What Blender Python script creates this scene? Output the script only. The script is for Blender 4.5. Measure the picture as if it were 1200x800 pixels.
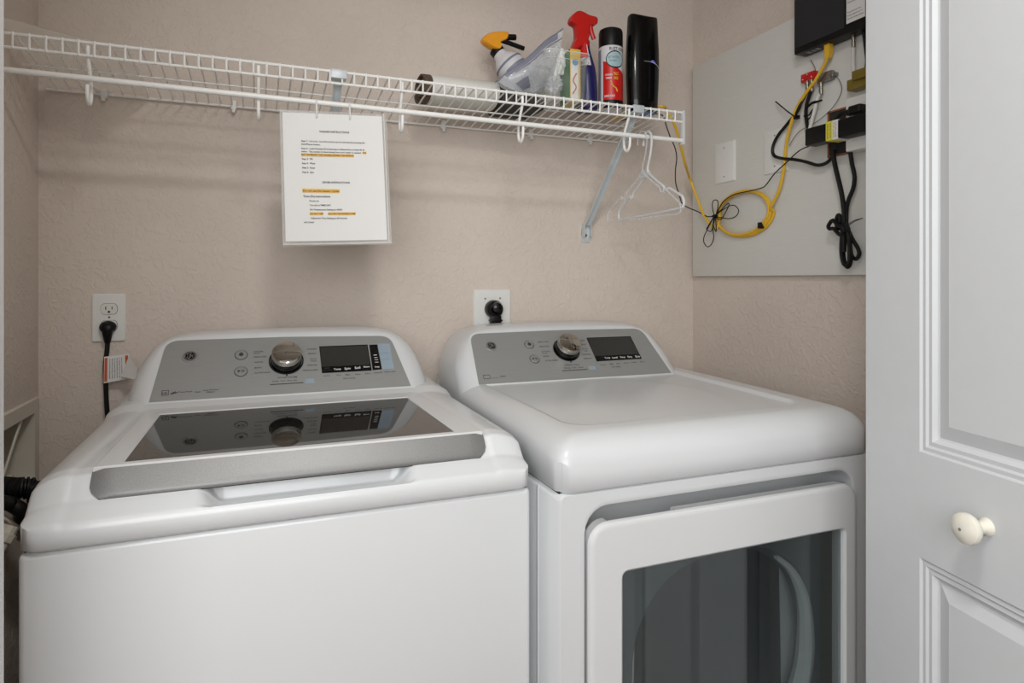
import bpy, bmesh, math, random
from mathutils import Vector, noise
random.seed(7)
for o in list(bpy.data.objects): bpy.data.objects.remove(o)
EYE = 1.29            # eye height; mesh code below is written relative to eye level, floor is at z = 0
# ---------------- camera ----------------
cam = bpy.data.cameras.new('camera'); co = bpy.data.objects.new('camera', cam)
bpy.context.scene.collection.objects.link(co)
co.location = (0, 0, EYE); co.rotation_euler = (math.radians(90), 0, math.radians(-21.7))
cam.sensor_width = 36; cam.lens = 742 / 1200 * 36; cam.shift_y = -72 / 1200; cam.clip_start = .02
bpy.context.scene.camera = co
# ---------------- light ----------------
w = bpy.data.worlds.new('world'); bpy.context.scene.world = w; w.use_nodes = True
w.node_tree.nodes['Background'].inputs[0].default_value = (.93, .96, 1, 1)
w.node_tree.nodes['Background'].inputs[1].default_value = .9
def area(name, loc, size, power, rot=(0, 0, 0), col=(1, .97, .93), sy=None):
    l = bpy.data.lights.new(name, 'AREA'); l.size = size; l.energy = power; l.color = col
    if sy: l.shape = 'RECTANGLE'; l.size_y = sy
    else: l.shape = 'DISK'
    o = bpy.data.objects.new(name, l); o.location = loc; o.rotation_euler = rot
    bpy.context.scene.collection.objects.link(o); return o
area('hall_ceiling_lamp', (.18, .12, EYE + 1.10), .28, 10, col=(1, .985, .96))
area('hall_fill', (-.5, -.95, EYE + .45), 1.9, 33, (math.radians(82), 0, math.radians(-20)), (.95, .98, 1), 1.2)  # added fill light behind the camera, not a real source in the hall
vs = bpy.context.scene.view_settings
bpy.context.scene.display_settings.display_device = 'sRGB'
vs.view_transform = 'Standard'; vs.look = 'None'; vs.exposure = 0.08; vs.gamma = 1; vs.use_curve_mapping = False

# ---------------- materials ----------------
def lin(c):
    return tuple((v / 255 / 12.92 if v <= 10 else ((v / 255 + .055) / 1.055) ** 2.4) for v in c)
def nodemat(name):
    m = bpy.data.materials.new(name); m.use_nodes = True
    return m, m.node_tree.nodes, m.node_tree.links, m.node_tree.nodes['Principled BSDF']
def mat(name, col, rough=.5, metal=0, bump=0, scale=60, spec=.5, coat=0, trans=0, alpha=1, ior=1.5, var=0, aniso=None):
    m, N, L, b = nodemat(name)
    c = lin(col) + (1,)
    b.inputs['Base Color'].default_value = c; b.inputs['Roughness'].default_value = rough
    b.inputs['Metallic'].default_value = metal; b.inputs['Specular IOR Level'].default_value = spec
    b.inputs['Coat Weight'].default_value = coat; b.inputs['Coat Roughness'].default_value = .08
    b.inputs['Transmission Weight'].default_value = trans; b.inputs['Alpha'].default_value = alpha
    b.inputs['IOR'].default_value = ior
    tc = N.new('ShaderNodeTexCoord'); n = N.new('ShaderNodeTexNoise'); n.inputs['Scale'].default_value = scale
    n.inputs['Detail'].default_value = 5
    if aniso:
        mp = N.new('ShaderNodeMapping'); mp.inputs['Scale'].default_value = aniso
        L.new(tc.outputs['Object'], mp.inputs[0]); L.new(mp.outputs[0], n.inputs['Vector'])
    else: L.new(tc.outputs['Object'], n.inputs['Vector'])
    v = var or .03
    r = N.new('ShaderNodeValToRGB')
    r.color_ramp.elements[0].position = .3; r.color_ramp.elements[1].position = .7
    r.color_ramp.elements[0].color = tuple(x * (1 - v) for x in c[:3]) + (1,)
    r.color_ramp.elements[1].color = tuple(min(1, x * (1 + v)) for x in c[:3]) + (1,)
    L.new(n.outputs['Fac'], r.inputs[0]); L.new(r.outputs[0], b.inputs['Base Color'])
    if bump:
        bp = N.new('ShaderNodeBump'); bp.inputs['Strength'].default_value = bump; bp.inputs['Distance'].default_value = .002
        L.new(n.outputs['Fac'], bp.inputs['Height']); L.new(bp.outputs[0], b.inputs['Normal'])
    return m
def wallmat(name, col, strength=.5):
    m, N, L, b = nodemat(name)
    b.inputs['Roughness'].default_value = .75; b.inputs['Specular IOR Level'].default_value = .3
    tc = N.new('ShaderNodeTexCoord')
    n1 = N.new('ShaderNodeTexNoise'); n1.inputs['Scale'].default_value = 2.2; n1.inputs['Detail'].default_value = 3
    n2 = N.new('ShaderNodeTexNoise'); n2.inputs['Scale'].default_value = 52; n2.inputs['Detail'].default_value = 4
    n2.inputs['Distortion'].default_value = 1.2
    n3 = N.new('ShaderNodeTexNoise'); n3.inputs['Scale'].default_value = 150; n3.inputs['Detail'].default_value = 2
    for n in (n1, n2, n3): L.new(tc.outputs['Object'], n.inputs['Vector'])
    r = N.new('ShaderNodeValToRGB'); c = lin(col)
    r.color_ramp.elements[0].position = .3; r.color_ramp.elements[1].position = .72
    r.color_ramp.elements[0].color = tuple(x * .93 for x in c) + (1,); r.color_ramp.elements[1].color = tuple(x * 1.05 for x in c) + (1,)
    L.new(n1.outputs['Fac'], r.inputs[0]); L.new(r.outputs[0], b.inputs['Base Color'])
    s = N.new('ShaderNodeMapRange'); s.inputs[1].default_value = .44; s.inputs[2].default_value = .64; s.interpolation_type = 'SMOOTHSTEP'
    L.new(n2.outputs['Fac'], s.inputs[0])
    a = N.new('ShaderNodeMath'); a.operation = 'MULTIPLY_ADD'; a.inputs[1].default_value = .35
    L.new(n3.outputs['Fac'], a.inputs[0]); L.new(s.outputs[0], a.inputs[2])
    bp = N.new('ShaderNodeBump'); bp.inputs['Strength'].default_value = strength; bp.inputs['Distance'].default_value = .0012
    L.new(a.outputs[0], bp.inputs['Height']); L.new(bp.outputs[0], b.inputs['Normal'])
    return m
WALL = wallmat('closet_wall_paint', (217, 204, 193), .65)
CEIL = wallmat('ceiling_paint', (225, 222, 216), .3)
ENAMEL = mat('white_enamel', (212, 214, 215), .28, coat=.25, scale=3, var=.01)
PLASTW = mat('white_plastic', (215, 216, 216), .3, coat=.1, scale=4, var=.01)
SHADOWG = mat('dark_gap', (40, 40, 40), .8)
HANDLEM = mat('grained_silver', (126, 126, 125), .42, .5, bump=.12, scale=700, var=.10)
SILVER = mat('brushed_silver', (152, 152, 150), .46, .4, bump=.08, scale=300, var=.04, aniso=(.15, 4, 4))
PANELG = mat('silver_grey_panel', (158, 159, 157), .42, .35, scale=220, var=.03, aniso=(.1, 3, 3))
CHROME = mat('polished_chrome', (200, 196, 188), .08, 1)
BLACKG = mat('black_gloss', (7, 7, 8), .14, spec=.4)
BLACKP = mat('black_plastic', (9, 9, 10), .42, spec=.3)
BLACKC = mat('black_cable', (10, 10, 10), .5, spec=.35)
LIDG = mat('dark_tinted_glass', (30, 28, 25), .03, ior=1.55, var=.01)
DISP = mat('display_glass', (48, 48, 46), .15, var=.02)
INK = mat('black_ink', (22, 22, 24), .7); INKG = mat('grey_ink', (58, 60, 62), .6)
INKW = mat('white_ink', (225, 225, 225), .6)
LBLUE = mat('pale_blue_print', (146, 162, 174), .5); BLUEB = mat('blue_print', (110, 150, 190), .5)
WIREW = mat('white_vinyl_wire', (244, 244, 240), .35, var=.02)
METALW = mat('painted_steel', (205, 212, 214), .4, .1)
PAPER = mat('paper', (232, 231, 228), .7, scale=8, var=.01)
HILITE = mat('orange_highlighter', (240, 190, 95), .8)
DOORW = mat('door_white_paint', (203, 205, 206), .42, bump=.05, scale=40, var=.01)
TRIMW = mat('trim_paint', (226, 227, 226), .4, var=.01)
BOARD = mat('painted_board', (218, 217, 211), .55, bump=.15, scale=90, var=.02, aniso=(1, .3, 3))
KNOBW = mat('cream_enamel', (226, 222, 208), .3, coat=.2)
PLATEW = mat('cover_plate_white', (230, 230, 226), .35, var=.01)
IVORY = mat('outlet_ivory', (226, 225, 218), .4, var=.01)
BOXB = mat('beige_plastic', (212, 205, 190), .5, var=.02)
YELC = mat('yellow_cable', (228, 182, 48), .42, var=.03)
WHITEC = mat('white_coax', (218, 216, 210), .4)
BRASS = mat('brass_connector', (158, 152, 138), .3, .9)
STEEL = mat('steel', (150, 148, 144), .3, .95)
RED = mat('red_plastic', (196, 26, 22), .35); ORANGE = mat('amber_plastic', (236, 158, 26), .4)
NAVY = mat('navy_plastic', (24, 26, 86), .3); OLIVE = mat('olive_metal', (134, 116, 44), .4, .3)
GREEN = mat('green_card', (14, 98, 10), .5); YELLOW = mat('yellow_card', (222, 186, 70), .5)
GREYP = mat('grey_print', (130, 132, 146), .5); DARKG = mat('charcoal_fabric', (58, 56, 54), .8)
BROWN = mat('brown_core', (92, 74, 60), .8, var=.25, scale=60); WOODE = mat('raw_wood_edge', (150, 96, 62), .7, var=.2)
TOWEL = mat('white_paper_roll', (222, 220, 212), .8, bump=.1, scale=120)
BOTW = mat('white_bottle', (214, 213, 216), .35); TISSUE = mat('white_tissue', (236, 236, 232), .8)
REDLAB = mat('orange_red_print', (198, 92, 52), .6)
BRAID = mat('braided_steel', (150, 140, 128), .4, .6, bump=.6, scale=500)
DRUM = mat('dryer_inner_grey', (84, 92, 94), .45); RIM = mat('pale_teal_liner', (196, 202, 200), .4)
HYEL = mat('yellow_print', (226, 214, 70), .5)
TEAL = mat('pale_teal_print', (158, 186, 190), .5)
BLUEP = mat('blue_base', (58, 110, 170), .35); LAV = mat('lavender_print', (120, 126, 214), .4)
def clearmat(name, col, alpha, rough=.08):
    m, N, L, b = nodemat(name)
    b.inputs['Base Color'].default_value = lin(col) + (1,); b.inputs['Roughness'].default_value = rough
    b.inputs['Specular IOR Level'].default_value = .8
    tc = N.new('ShaderNodeTexCoord'); n = N.new('ShaderNodeTexNoise'); n.inputs['Scale'].default_value = 30
    L.new(tc.outputs['Object'], n.inputs['Vector'])
    r = N.new('ShaderNodeMapRange'); r.inputs[3].default_value = max(0, alpha - .1); r.inputs[4].default_value = min(1, alpha + .1)
    L.new(n.outputs['Fac'], r.inputs[0]); L.new(r.outputs[0], b.inputs['Alpha'])
    bp = N.new('ShaderNodeBump'); bp.inputs['Strength'].default_value = .3; bp.inputs['Distance'].default_value = .003
    L.new(n.outputs['Fac'], bp.inputs['Height']); L.new(bp.outputs[0], b.inputs['Normal'])
    return m
FILM = clearmat('clear_film', (225, 228, 232), .32, .15); CLEAR = clearmat('clear_plastic', (228, 234, 232), .07)
SLEEVE = mat('clear_sleeve', (205, 203, 198), .25, alpha=.35); SEAMS = mat('clear_seam', (235, 235, 232), .2, alpha=.6)
def tintglass(name, tint, refl):
    m, N, L, b = nodemat(name); N.remove(b); out = N['Material Output']
    t = N.new('ShaderNodeBsdfTransparent'); t.inputs[0].default_value = tint + (1,)
    g = N.new('ShaderNodeBsdfGlossy'); g.inputs['Roughness'].default_value = .01; g.inputs['Color'].default_value = (.92, .96, .97, 1)
    lw = N.new('ShaderNodeLayerWeight'); lw.inputs[0].default_value = .5
    pw = N.new('ShaderNodeMath'); pw.operation = 'POWER'; pw.inputs[1].default_value = 2.5; L.new(lw.outputs['Facing'], pw.inputs[0])
    fr = N.new('ShaderNodeMath'); fr.operation = 'MULTIPLY_ADD'; fr.inputs[1].default_value = .6; fr.inputs[2].default_value = refl; L.new(pw.outputs[0], fr.inputs[0])
    mx = N.new('ShaderNodeMixShader'); L.new(fr.outputs[0], mx.inputs[0]); L.new(t.outputs[0], mx.inputs[1]); L.new(g.outputs[0], mx.inputs[2])
    L.new(mx.outputs[0], out.inputs[0]); return m
def translucent(name, col, a):
    m, N, L, b = nodemat(name); N.remove(b)
    t = N.new('ShaderNodeBsdfTransparent'); g = N.new('ShaderNodeBsdfTranslucent'); g.inputs[0].default_value = lin(col) + (1,)
    mx = N.new('ShaderNodeMixShader'); mx.inputs[0].default_value = a
    L.new(t.outputs[0], mx.inputs[1]); L.new(g.outputs[0], mx.inputs[2]); L.new(mx.outputs[0], N['Material Output'].inputs[0]); return m
SHEET = translucent('translucent_sheet', (250, 248, 244), .45)
WINGLASS = tintglass('dryer_window_glass', (.75, .78, .78), .09)
def perfmat():
    m, N, L, b = nodemat('perforated_black_grille')
    tc = N.new('ShaderNodeTexCoord'); v = N.new('ShaderNodeTexVoronoi'); v.inputs['Scale'].default_value = 220
    v.inputs['Randomness'].default_value = 0
    L.new(tc.outputs['Object'], v.inputs['Vector'])
    r = N.new('ShaderNodeValToRGB'); r.color_ramp.elements[0].position = .25; r.color_ramp.elements[1].position = .4
    r.color_ramp.elements[0].color = (.003, .003, .003, 1); r.color_ramp.elements[1].color = (.028, .028, .03, 1)
    L.new(v.outputs['Distance'], r.inputs[0]); L.new(r.outputs[0], b.inputs['Base Color']); b.inputs['Roughness'].default_value = .6; b.inputs['Specular IOR Level'].default_value = .2
    return m
GRILLE = perfmat()
def woodfloor():
    m, N, L, b = nodemat('hall_wood_floor')
    tc = N.new('ShaderNodeTexCoord'); br = N.new('ShaderNodeTexBrick')
    br.inputs['Scale'].default_value = 1; br.inputs['Brick Width'].default_value = 1.1; br.inputs['Row Height'].default_value = .12
    br.inputs['Mortar Size'].default_value = .002
    br.inputs['Color1'].default_value = lin((122, 82, 48)) + (1,); br.inputs['Color2'].default_value = lin((92, 58, 34)) + (1,)
    br.inputs['Mortar'].default_value = lin((40, 26, 18)) + (1,)
    n = N.new('ShaderNodeTexNoise'); mp = N.new('ShaderNodeMapping'); mp.inputs['Scale'].default_value = (2, 30, 1)
    L.new(tc.outputs['Object'], mp.inputs[0]); L.new(mp.outputs[0], n.inputs['Vector']); L.new(tc.outputs['Object'], br.inputs['Vector'])
    mx = N.new('ShaderNodeMixRGB'); mx.blend_type = 'MULTIPLY'; mx.inputs[0].default_value = .6
    L.new(br.outputs[0], mx.inputs[1]); L.new(n.outputs['Color'], mx.inputs[2]); L.new(mx.outputs[0], b.inputs['Base Color'])
    b.inputs['Roughness'].default_value = .35; return m
WOOD = woodfloor()

# ---------------- mesh helpers ----------------
C = bpy.context.scene.collection
class MB:
    def __init__(s): s.v = []; s.f = []
    def add(s, vs, fs):
        n = len(s.v); s.v += [tuple(p) for p in vs]; s.f += [tuple(i + n for i in f) for f in fs]; return s
    def box(s, x0, x1, y0, y1, z0, z1, bev=0, seg=2):
        bm = bmesh.new(); bmesh.ops.create_cube(bm, size=1)
        for v in bm.verts:
            v.co = ((x0 + x1) / 2 + v.co.x * (x1 - x0), (y0 + y1) / 2 + v.co.y * (y1 - y0), (z0 + z1) / 2 + v.co.z * (z1 - z0))
        if bev: bmesh.ops.bevel(bm, geom=list(bm.edges), offset=bev, segments=seg, affect='EDGES', profile=.5)
        return s.bm(bm)
    def bm(s, bm):
        bm.verts.index_update(); s.add([v.co[:] for v in bm.verts], [[v.index for v in f.verts] for f in bm.faces]); bm.free(); return s
    def loft(s, rings, closed=True, cap0=True, cap1=True, loop=False):
        n = len(rings[0]); vs = [p for r in rings for p in r]; fs = []
        m = len(rings)
        for i in range(m if loop else m - 1):
            a, b = i * n, ((i + 1) % m) * n
            for j in range(n if closed else n - 1):
                k = (j + 1) % n; fs.append((a + j, a + k, b + k, b + j))
        if cap0 and not loop: fs.append(tuple(range(n - 1, -1, -1)))
        if cap1 and not loop: fs.append(tuple((m - 1) * n + j for j in range(n)))
        return s.add(vs, fs)
    def tube(s, pts, r, n=8, smooth=0, loop=False):
        P = [Vector(p) for p in pts]
        if smooth: P = crom(P, smooth, loop)
        m = len(P); rings = []; up = None
        for i, p in enumerate(P):
            if loop: t = P[(i + 1) % m] - P[i - 1]
            else: t = P[min(i + 1, m - 1)] - P[max(i - 1, 0)]
            if t.length < 1e-9: t = Vector((0, 0, 1))
            t.normalize()
            if up is None:
                up = Vector((0, 0, 1)) if abs(t.z) < .9 else Vector((1, 0, 0))
            a = up - t * up.dot(t)
            if a.length < 1e-6: a = t.orthogonal()
            a.normalize(); up = a; b = t.cross(a)
            rr = r(i / (m - 1)) if callable(r) else r
            rings.append([p + (a * math.cos(2 * math.pi * k / n) + b * math.sin(2 * math.pi * k / n)) * rr for k in range(n)])
        return s.loft(rings, loop=loop)
    def lathe(s, prof, o=(0, 0, 0), ax=(0, 0, 1), n=24, sx=1, xdir=None):
        ax = Vector(ax).normalized(); a = Vector(xdir).normalized() if xdir else ax.orthogonal().normalized()
        b = ax.cross(a); o = Vector(o)
        rings = [[o + ax * h + (a * math.cos(2 * math.pi * k / n) * sx + b * math.sin(2 * math.pi * k / n)) * r for k in range(n)] for r, h in prof]
        return s.loft(rings)
    def prism(s, pts, vec):
        vec = Vector(vec); A = [Vector(p) for p in pts]; return s.loft([A, [p + vec for p in A]])
    def grid(s, nx, ny, fn):
        vs = [fn(i / nx, j / ny) for j in range(ny + 1) for i in range(nx + 1)]
        fs = [(j * (nx + 1) + i, j * (nx + 1) + i + 1, (j + 1) * (nx + 1) + i + 1, (j + 1) * (nx + 1) + i) for j in range(ny) for i in range(nx)]
        return s.add(vs, fs)
    def sheet(s, nx, ny, fn, off):
        off = Vector(off); n = len(s.v); s.grid(nx, ny, fn)
        m = len(s.v) - n; s.grid(nx, ny, lambda u, v: tuple(Vector(fn(u, v)) + off))
        W = nx + 1; bd = [i for i in range(W)] + [j * W + nx for j in range(1, ny + 1)] + [ny * W + i for i in range(nx - 1, -1, -1)] + [j * W for j in range(ny - 1, 0, -1)]
        for k in range(len(bd)):
            a, b = bd[k], bd[(k + 1) % len(bd)]; s.f.append((n + a, n + b, n + m + b, n + m + a))
        return s
def crom(P, k, loop=False):
    out = []; m = len(P); R = range(m if loop else m - 1)
    for i in R:
        if loop: p0, p1, p2, p3 = P[i - 1], P[i], P[(i + 1) % m], P[(i + 2) % m]
        else: p0, p1, p2, p3 = P[max(i - 1, 0)], P[i], P[i + 1], P[min(i + 2, m - 1)]
        for j in range(k):
            t = j / k
            out.append(.5 * ((2 * p1) + (p2 - p0) * t + (2 * p0 - 5 * p1 + 4 * p2 - p3) * t * t + (3 * p1 - p0 - 3 * p2 + p3) * t ** 3))
    if not loop: out.append(P[-1])
    return out
def setp(o, label=None, cat=None, group=None, kind=None):
    if label: o['label'] = label
    if cat: o['category'] = cat
    if group: o['group'] = group
    if kind: o['kind'] = kind
    return o
def root(name, loc, label, cat, group=None):
    o = bpy.data.objects.new(name, None); o.empty_display_size = .05
    o.location = (loc[0], loc[1], loc[2] + EYE); C.objects.link(o); return setp(o, label, cat, group)
def wloc(o):
    v = Vector(o.location); p = o.parent
    while p: v += Vector(p.location); p = p.parent
    return v
def obj(name, mb, m, parent=None, smooth=True, ang=35):
    me = bpy.data.meshes.new(name)
    vs = [(x, y, z + EYE) for x, y, z in mb.v]
    if parent is None:
        lo = [min(v[i] for v in vs) for i in range(3)]; hi = [max(v[i] for v in vs) for i in range(3)]
        org = Vector(((lo[0] + hi[0]) / 2, (lo[1] + hi[1]) / 2, lo[2]))
    else: org = wloc(parent)
    me.from_pydata([tuple(Vector(v) - org) for v in vs], [], mb.f); me.materials.append(m)
    bm = bmesh.new(); bm.from_mesh(me); bmesh.ops.remove_doubles(bm, verts=bm.verts, dist=1e-6)
    bmesh.ops.recalc_face_normals(bm, faces=bm.faces)
    if smooth:
        a = math.radians(ang)
        for f in bm.faces: f.smooth = True
        for e in bm.edges:
            if len(e.link_faces) == 2 and e.calc_face_angle(0) > a: e.smooth = False
    bm.to_mesh(me); bm.free(); me.update()
    o = bpy.data.objects.new(name, me); C.objects.link(o)
    if parent is None: o.location = org
    else: o.parent = parent
    if 'lettering' in name: o['kind'] = 'stuff'
    return o
def struct(name, mb, m, parent=None, smooth=False):
    o = obj(name, mb, m, parent, smooth); o['kind'] = 'structure'; return o
def top(name, mb, m, label, cat, group=None, kind=None):
    return setp(obj(name, mb, m), label, cat, group, kind)
def textmb(mb, s, A, B, up, height=None, flat=True):
    """lettering mesh whose run fills A..B"""
    cu = bpy.data.curves.new('lettering', 'FONT'); cu.body = s; cu.resolution_u = 2; cu.offset = .014; cu.align_x = 'LEFT'
    ob = bpy.data.objects.new('lettering', cu); C.objects.link(ob)
    dg = bpy.context.evaluated_depsgraph_get(); dg.update()
    me = bpy.data.meshes.new_from_object(ob.evaluated_get(dg))
    bpy.data.objects.remove(ob)
    if not me.vertices: return mb
    x0 = min(v.co.x for v in me.vertices); x1 = max(v.co.x for v in me.vertices)
    A = Vector(A); B = Vector(B); up = Vector(up).normalized(); d = B - A
    k = d.length / (x1 - x0); ex = d.normalized(); ky = (height / .7) if height else k
    mb.add([A + ex * ((v.co.x - x0) * k) + up * ((v.co.y - .35) * ky) for v in me.vertices], [tuple(p.vertices) for p in me.polygons])
    bpy.data.meshes.remove(me); return mb

# ================= setting =================
FL = -EYE; CE = 1.15; YB = 1.77; XL = -.4775; XR = 1.365
struct('floor', MB().box(-2, 3.6, -1.6, 1.9, FL - .05, FL), WOOD)
struct('ceiling', MB().box(-2, 3.6, -1.6, 1.9, CE, CE + .05), CEIL)
struct('wall_back', MB().box(XL - .12, XR + .12, YB, YB + .1, FL, CE), WALL)
struct('wall_right', MB().box(XR, XR + .12, .85, YB, FL, CE), WALL)
# left wall has a rectangular hole for the water supply box
hy0, hy1, hz0, hz1 = 1.475, 1.715, -.455, -.295
m = MB(); m.box(XL - .12, XL, .85, hy0, FL, CE); m.box(XL - .12, XL, hy1, YB, FL, CE)
m.box(XL - .12, XL, hy0, hy1, hz1, CE); m.box(XL - .12, XL, hy0, hy1, FL, hz0)
struct('wall_left', m, WALL)
m = MB(); m.box(-2, -.29, .75, .85, FL, CE); m.box(1.09, 3.6, .75, .85, FL, CE); m.box(-.29, 1.09, .75, .85, 1.02, CE)
struct('wall_front', m, WALL)
m = MB(); m.box(-.29, -.2604, .735, .852, FL, 1.02, .003)
struct('trim_1', m, TRIMW)
m = MB(); m.box(1.06, 1.09, .735, .852, FL, 1.02, .003); struct('trim_2', m, TRIMW)
m = MB(); m.box(-.26, 1.06, .735, .852, .99, 1.02, .003); struct('trim_3', m, TRIMW)
struct('wall_hall', MB().box(-2, 3.6, -1.6, -1.5, FL, CE), WALL)
m = MB()
for z0, z1, y in ((FL, FL + .10, -1.482), (FL + .10, FL + .115, -1.486)): m.box(-2, 3.6, -1.5, y, z0, z1, .003)
struct('baseboard_hall', m, TRIMW)
m = MB(); m.box(1.09, 3.6, .735, .75, FL, FL + .11, .003); struct('baseboard_right', m, TRIMW)

# ================= folding closet door =================
DO = Vector((.960, .780, 0)); DD = Vector((-.1772, -.9842, 0)); DN = Vector((-.9842, .1772, 0))   # far edge, along leaf, outward
DW_ = .45; DZ0, DZ1 = FL + .012, .985
def dpt(d, z, o): return tuple(DO + DD * d + DN * o + Vector((0, 0, z)))
def door_leaf(mb, off, sgn=1):
    """panelled leaf: front skin with recessed moulded panels"""
    panels = [(.1100, .340, -.2632, .88), (.1100, .340, -1.16, -.4249)]
    prof = [(0, 0), (.0035, -.0028), (.009, -.0022), (.0125, -.0048), (.0185, -.0042), (.024, -.0095), (.027, -.0105), (.048, -.0035)]
    xs = [0, .11, .34, DW_]; T = .034
    zs = [DZ0, -1.16, -.4249, -.2632, .88, DZ1]
    P = lambda d, z, o: dpt(d, z, off + o)
    for i in range(3):
        for j in range(5):
            if i == 1 and j in (1, 3): continue
            mb.add([P(xs[i], zs[j], 0), P(xs[i + 1], zs[j], 0), P(xs[i + 1], zs[j + 1], 0), P(xs[i], zs[j + 1], 0)], [(0, 1, 2, 3)])
    for a, b, c0, c1 in panels:
        rings = [[P(a + q, c0 + q, o), P(b - q, c0 + q, o), P(b - q, c1 - q, o), P(a + q, c1 - q, o)] for q, o in prof]
        mb.loft(rings, cap0=False)
    B = [(0, DZ0), (DW_, DZ0), (DW_, DZ1), (0, DZ1)]
    mb.add([P(d, z, -T) for d, z in B], [(3, 2, 1, 0)])
    for k in range(4):
        (d0, z0), (d1, z1) = B[k], B[(k + 1) % 4]
        n0 = [p for p in ([(x, DZ0) for x in xs] if k == 0 else [(DW_, z) for z in zs] if k == 1 else [(x, DZ1) for x in xs[::-1]] if k == 2 else [(0, z) for z in zs[::-1]])]
        mb.add([P(d, z, 0) for d, z in n0] + [P(d1, z1, -T), P(d0, z0, -T)], [tuple(range(len(n0) + 2))])
m = MB(); door_leaf(m, 0)
dr = struct('door_1', m, DOORW)
kd, kz = (0.2201, -0.3365)
kb = dpt(kd, kz, 0)
m = MB().lathe([(0, 0), (.0125, 0), (.012, .003), (.0085, .008), (.0085, .018), (.013, .022), (.0195, .027), (.0215, .032), (.0205, .037), (.015, .041), (.007, .043), (0, .0434)], kb, DN, 32)
kn = obj('door_knob', m, KNOBW, dr)
m = MB().lathe([(0, .0433), (.002, .0436), (.0018, .0442), (0, .0444)], kb, DN, 10); obj('knob_screw', m, STEEL, kn)
m = MB(); door_leaf(m, -.042); d2 = struct('door_2', m, DOORW)
for z in (.55, -.25, -1.05):
    h = MB(); p = dpt(DW_ + .002, z, -.038); h.tube([(p[0], p[1], z - .03), (p[0], p[1], z + .03)], .004, 8); obj('hinge', h, STEEL, dr)

# ================= washing machine =================
def rrect(x0, x1, y0, y1, r, n=6):
    out = []
    for cx, cy, a0 in ((x1 - r, y1 - r, 0), (x0 + r, y1 - r, 90), (x0 + r, y0 + r, 180), (x1 - r, y0 + r, 270)):
        for k in range(n + 1):
            a = math.radians(a0 + 90 * k / n); out.append((cx + r * math.cos(a), cy + r * math.sin(a)))
    return out
def ss(t): t = max(0, min(1, t)); return t * t * (3 - 2 * t)
SEAM = -.347
def deck(x0, x1, y0, y1, ztop, Af, rf, As, rs, seam, corner=.022):
    def q(x, y):
        qf = max(0, 1 - (y - y0) / rf); qs = max(0, 1 - min(x - x0, x1 - x) / rs); return qf, qs
    def snap(x, y):
        cx = min(max(x, x0 + corner), x1 - corner); cy = max(y, y0 + corner)
        d = math.hypot(x - cx, y - cy)
        if d > corner: return cx + (x - cx) * corner / d, cy + (y - cy) * corner / d
        return x, y
    def fn(u, v):
        uu = .5 - .5 * math.cos(math.pi * u); uu = .6 * uu + .4 * u
        vv = .55 * (1 - math.cos(math.pi / 2 * v)) + .45 * v
        x, y = snap(x0 + (x1 - x0) * uu, y0 + (y1 - y0) * vv)
        qf, qs = q(x, y); s_ = (qf ** 5 + qs ** 5) ** .2
        if s_ > 1:
            k = 1 / s_; y += qf * (1 - k) * rf; x += qs * (1 - k) * rs * (1 if x < (x0 + x1) / 2 else -1); qf *= k; qs *= k; s_ = 1
        if s_ > 0:
            As_ = As(y) if callable(As) else As; A = (Af * qf * qf + As_ * qs * qs) / (qf * qf + qs * qs); d = A * (1 - math.sqrt(max(0, 1 - s_ * s_)))
        else: d = 0
        return (x, y, ztop(x, y) - d)
    m = MB(); NX, NY = 120, 170
    m.grid(NX, NY, fn)
    ring = [fn(i / NX, 0) for i in range(NX + 1)] + [fn(1, j / NY) for j in range(1, NY + 1)] + [fn(1 - i / NX, 1) for i in range(1, NX + 1)] + [fn(0, 1 - j / NY) for j in range(1, NY)]
    low = [(x, y, seam + .0012) for x, y, z in ring]
    cx = (x0 + x1) / 2; low2 = [(x + (.006 if x < cx else -.006), y + (.006 if y < (y0 + y1) / 2 else -.006), seam - .004) for x, y, z in ring]
    m.loft([ring, low, low2], cap0=False)
    return m
def frame_plane(y0, z0):
    L = math.hypot(.11, .1118); E = Vector((0, .11 / L, .1118 / L)); N = Vector((0, -.1118 / L, .11 / L))
    def pt(a, s, o=0): return Vector((a, y0, z0)) + E * s + N * o
    return pt, E, N
HALF = [(.341, -.345), (.330, -.30), (.322, -.265), (.313, -.217), (.297, -.176), (.281, -.152), (.262, -.136), (.235, -.1255), (.19, -.1195), (.1, -.1175), (0, -.117)]
def resample(P, n):
    P = [Vector(p) for p in P]; L = [0]
    for a, b in zip(P, P[1:]): L.append(L[-1] + (b - a).length)
    out = []; k = 0
    for i in range(n):
        t = L[-1] * i / (n - 1)
        while k < len(P) - 2 and L[k + 1] < t: k += 1
        f = (t - L[k]) / max(1e-9, L[k + 1] - L[k]); out.append(P[k].lerp(P[k + 1], f))
    return out
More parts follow.
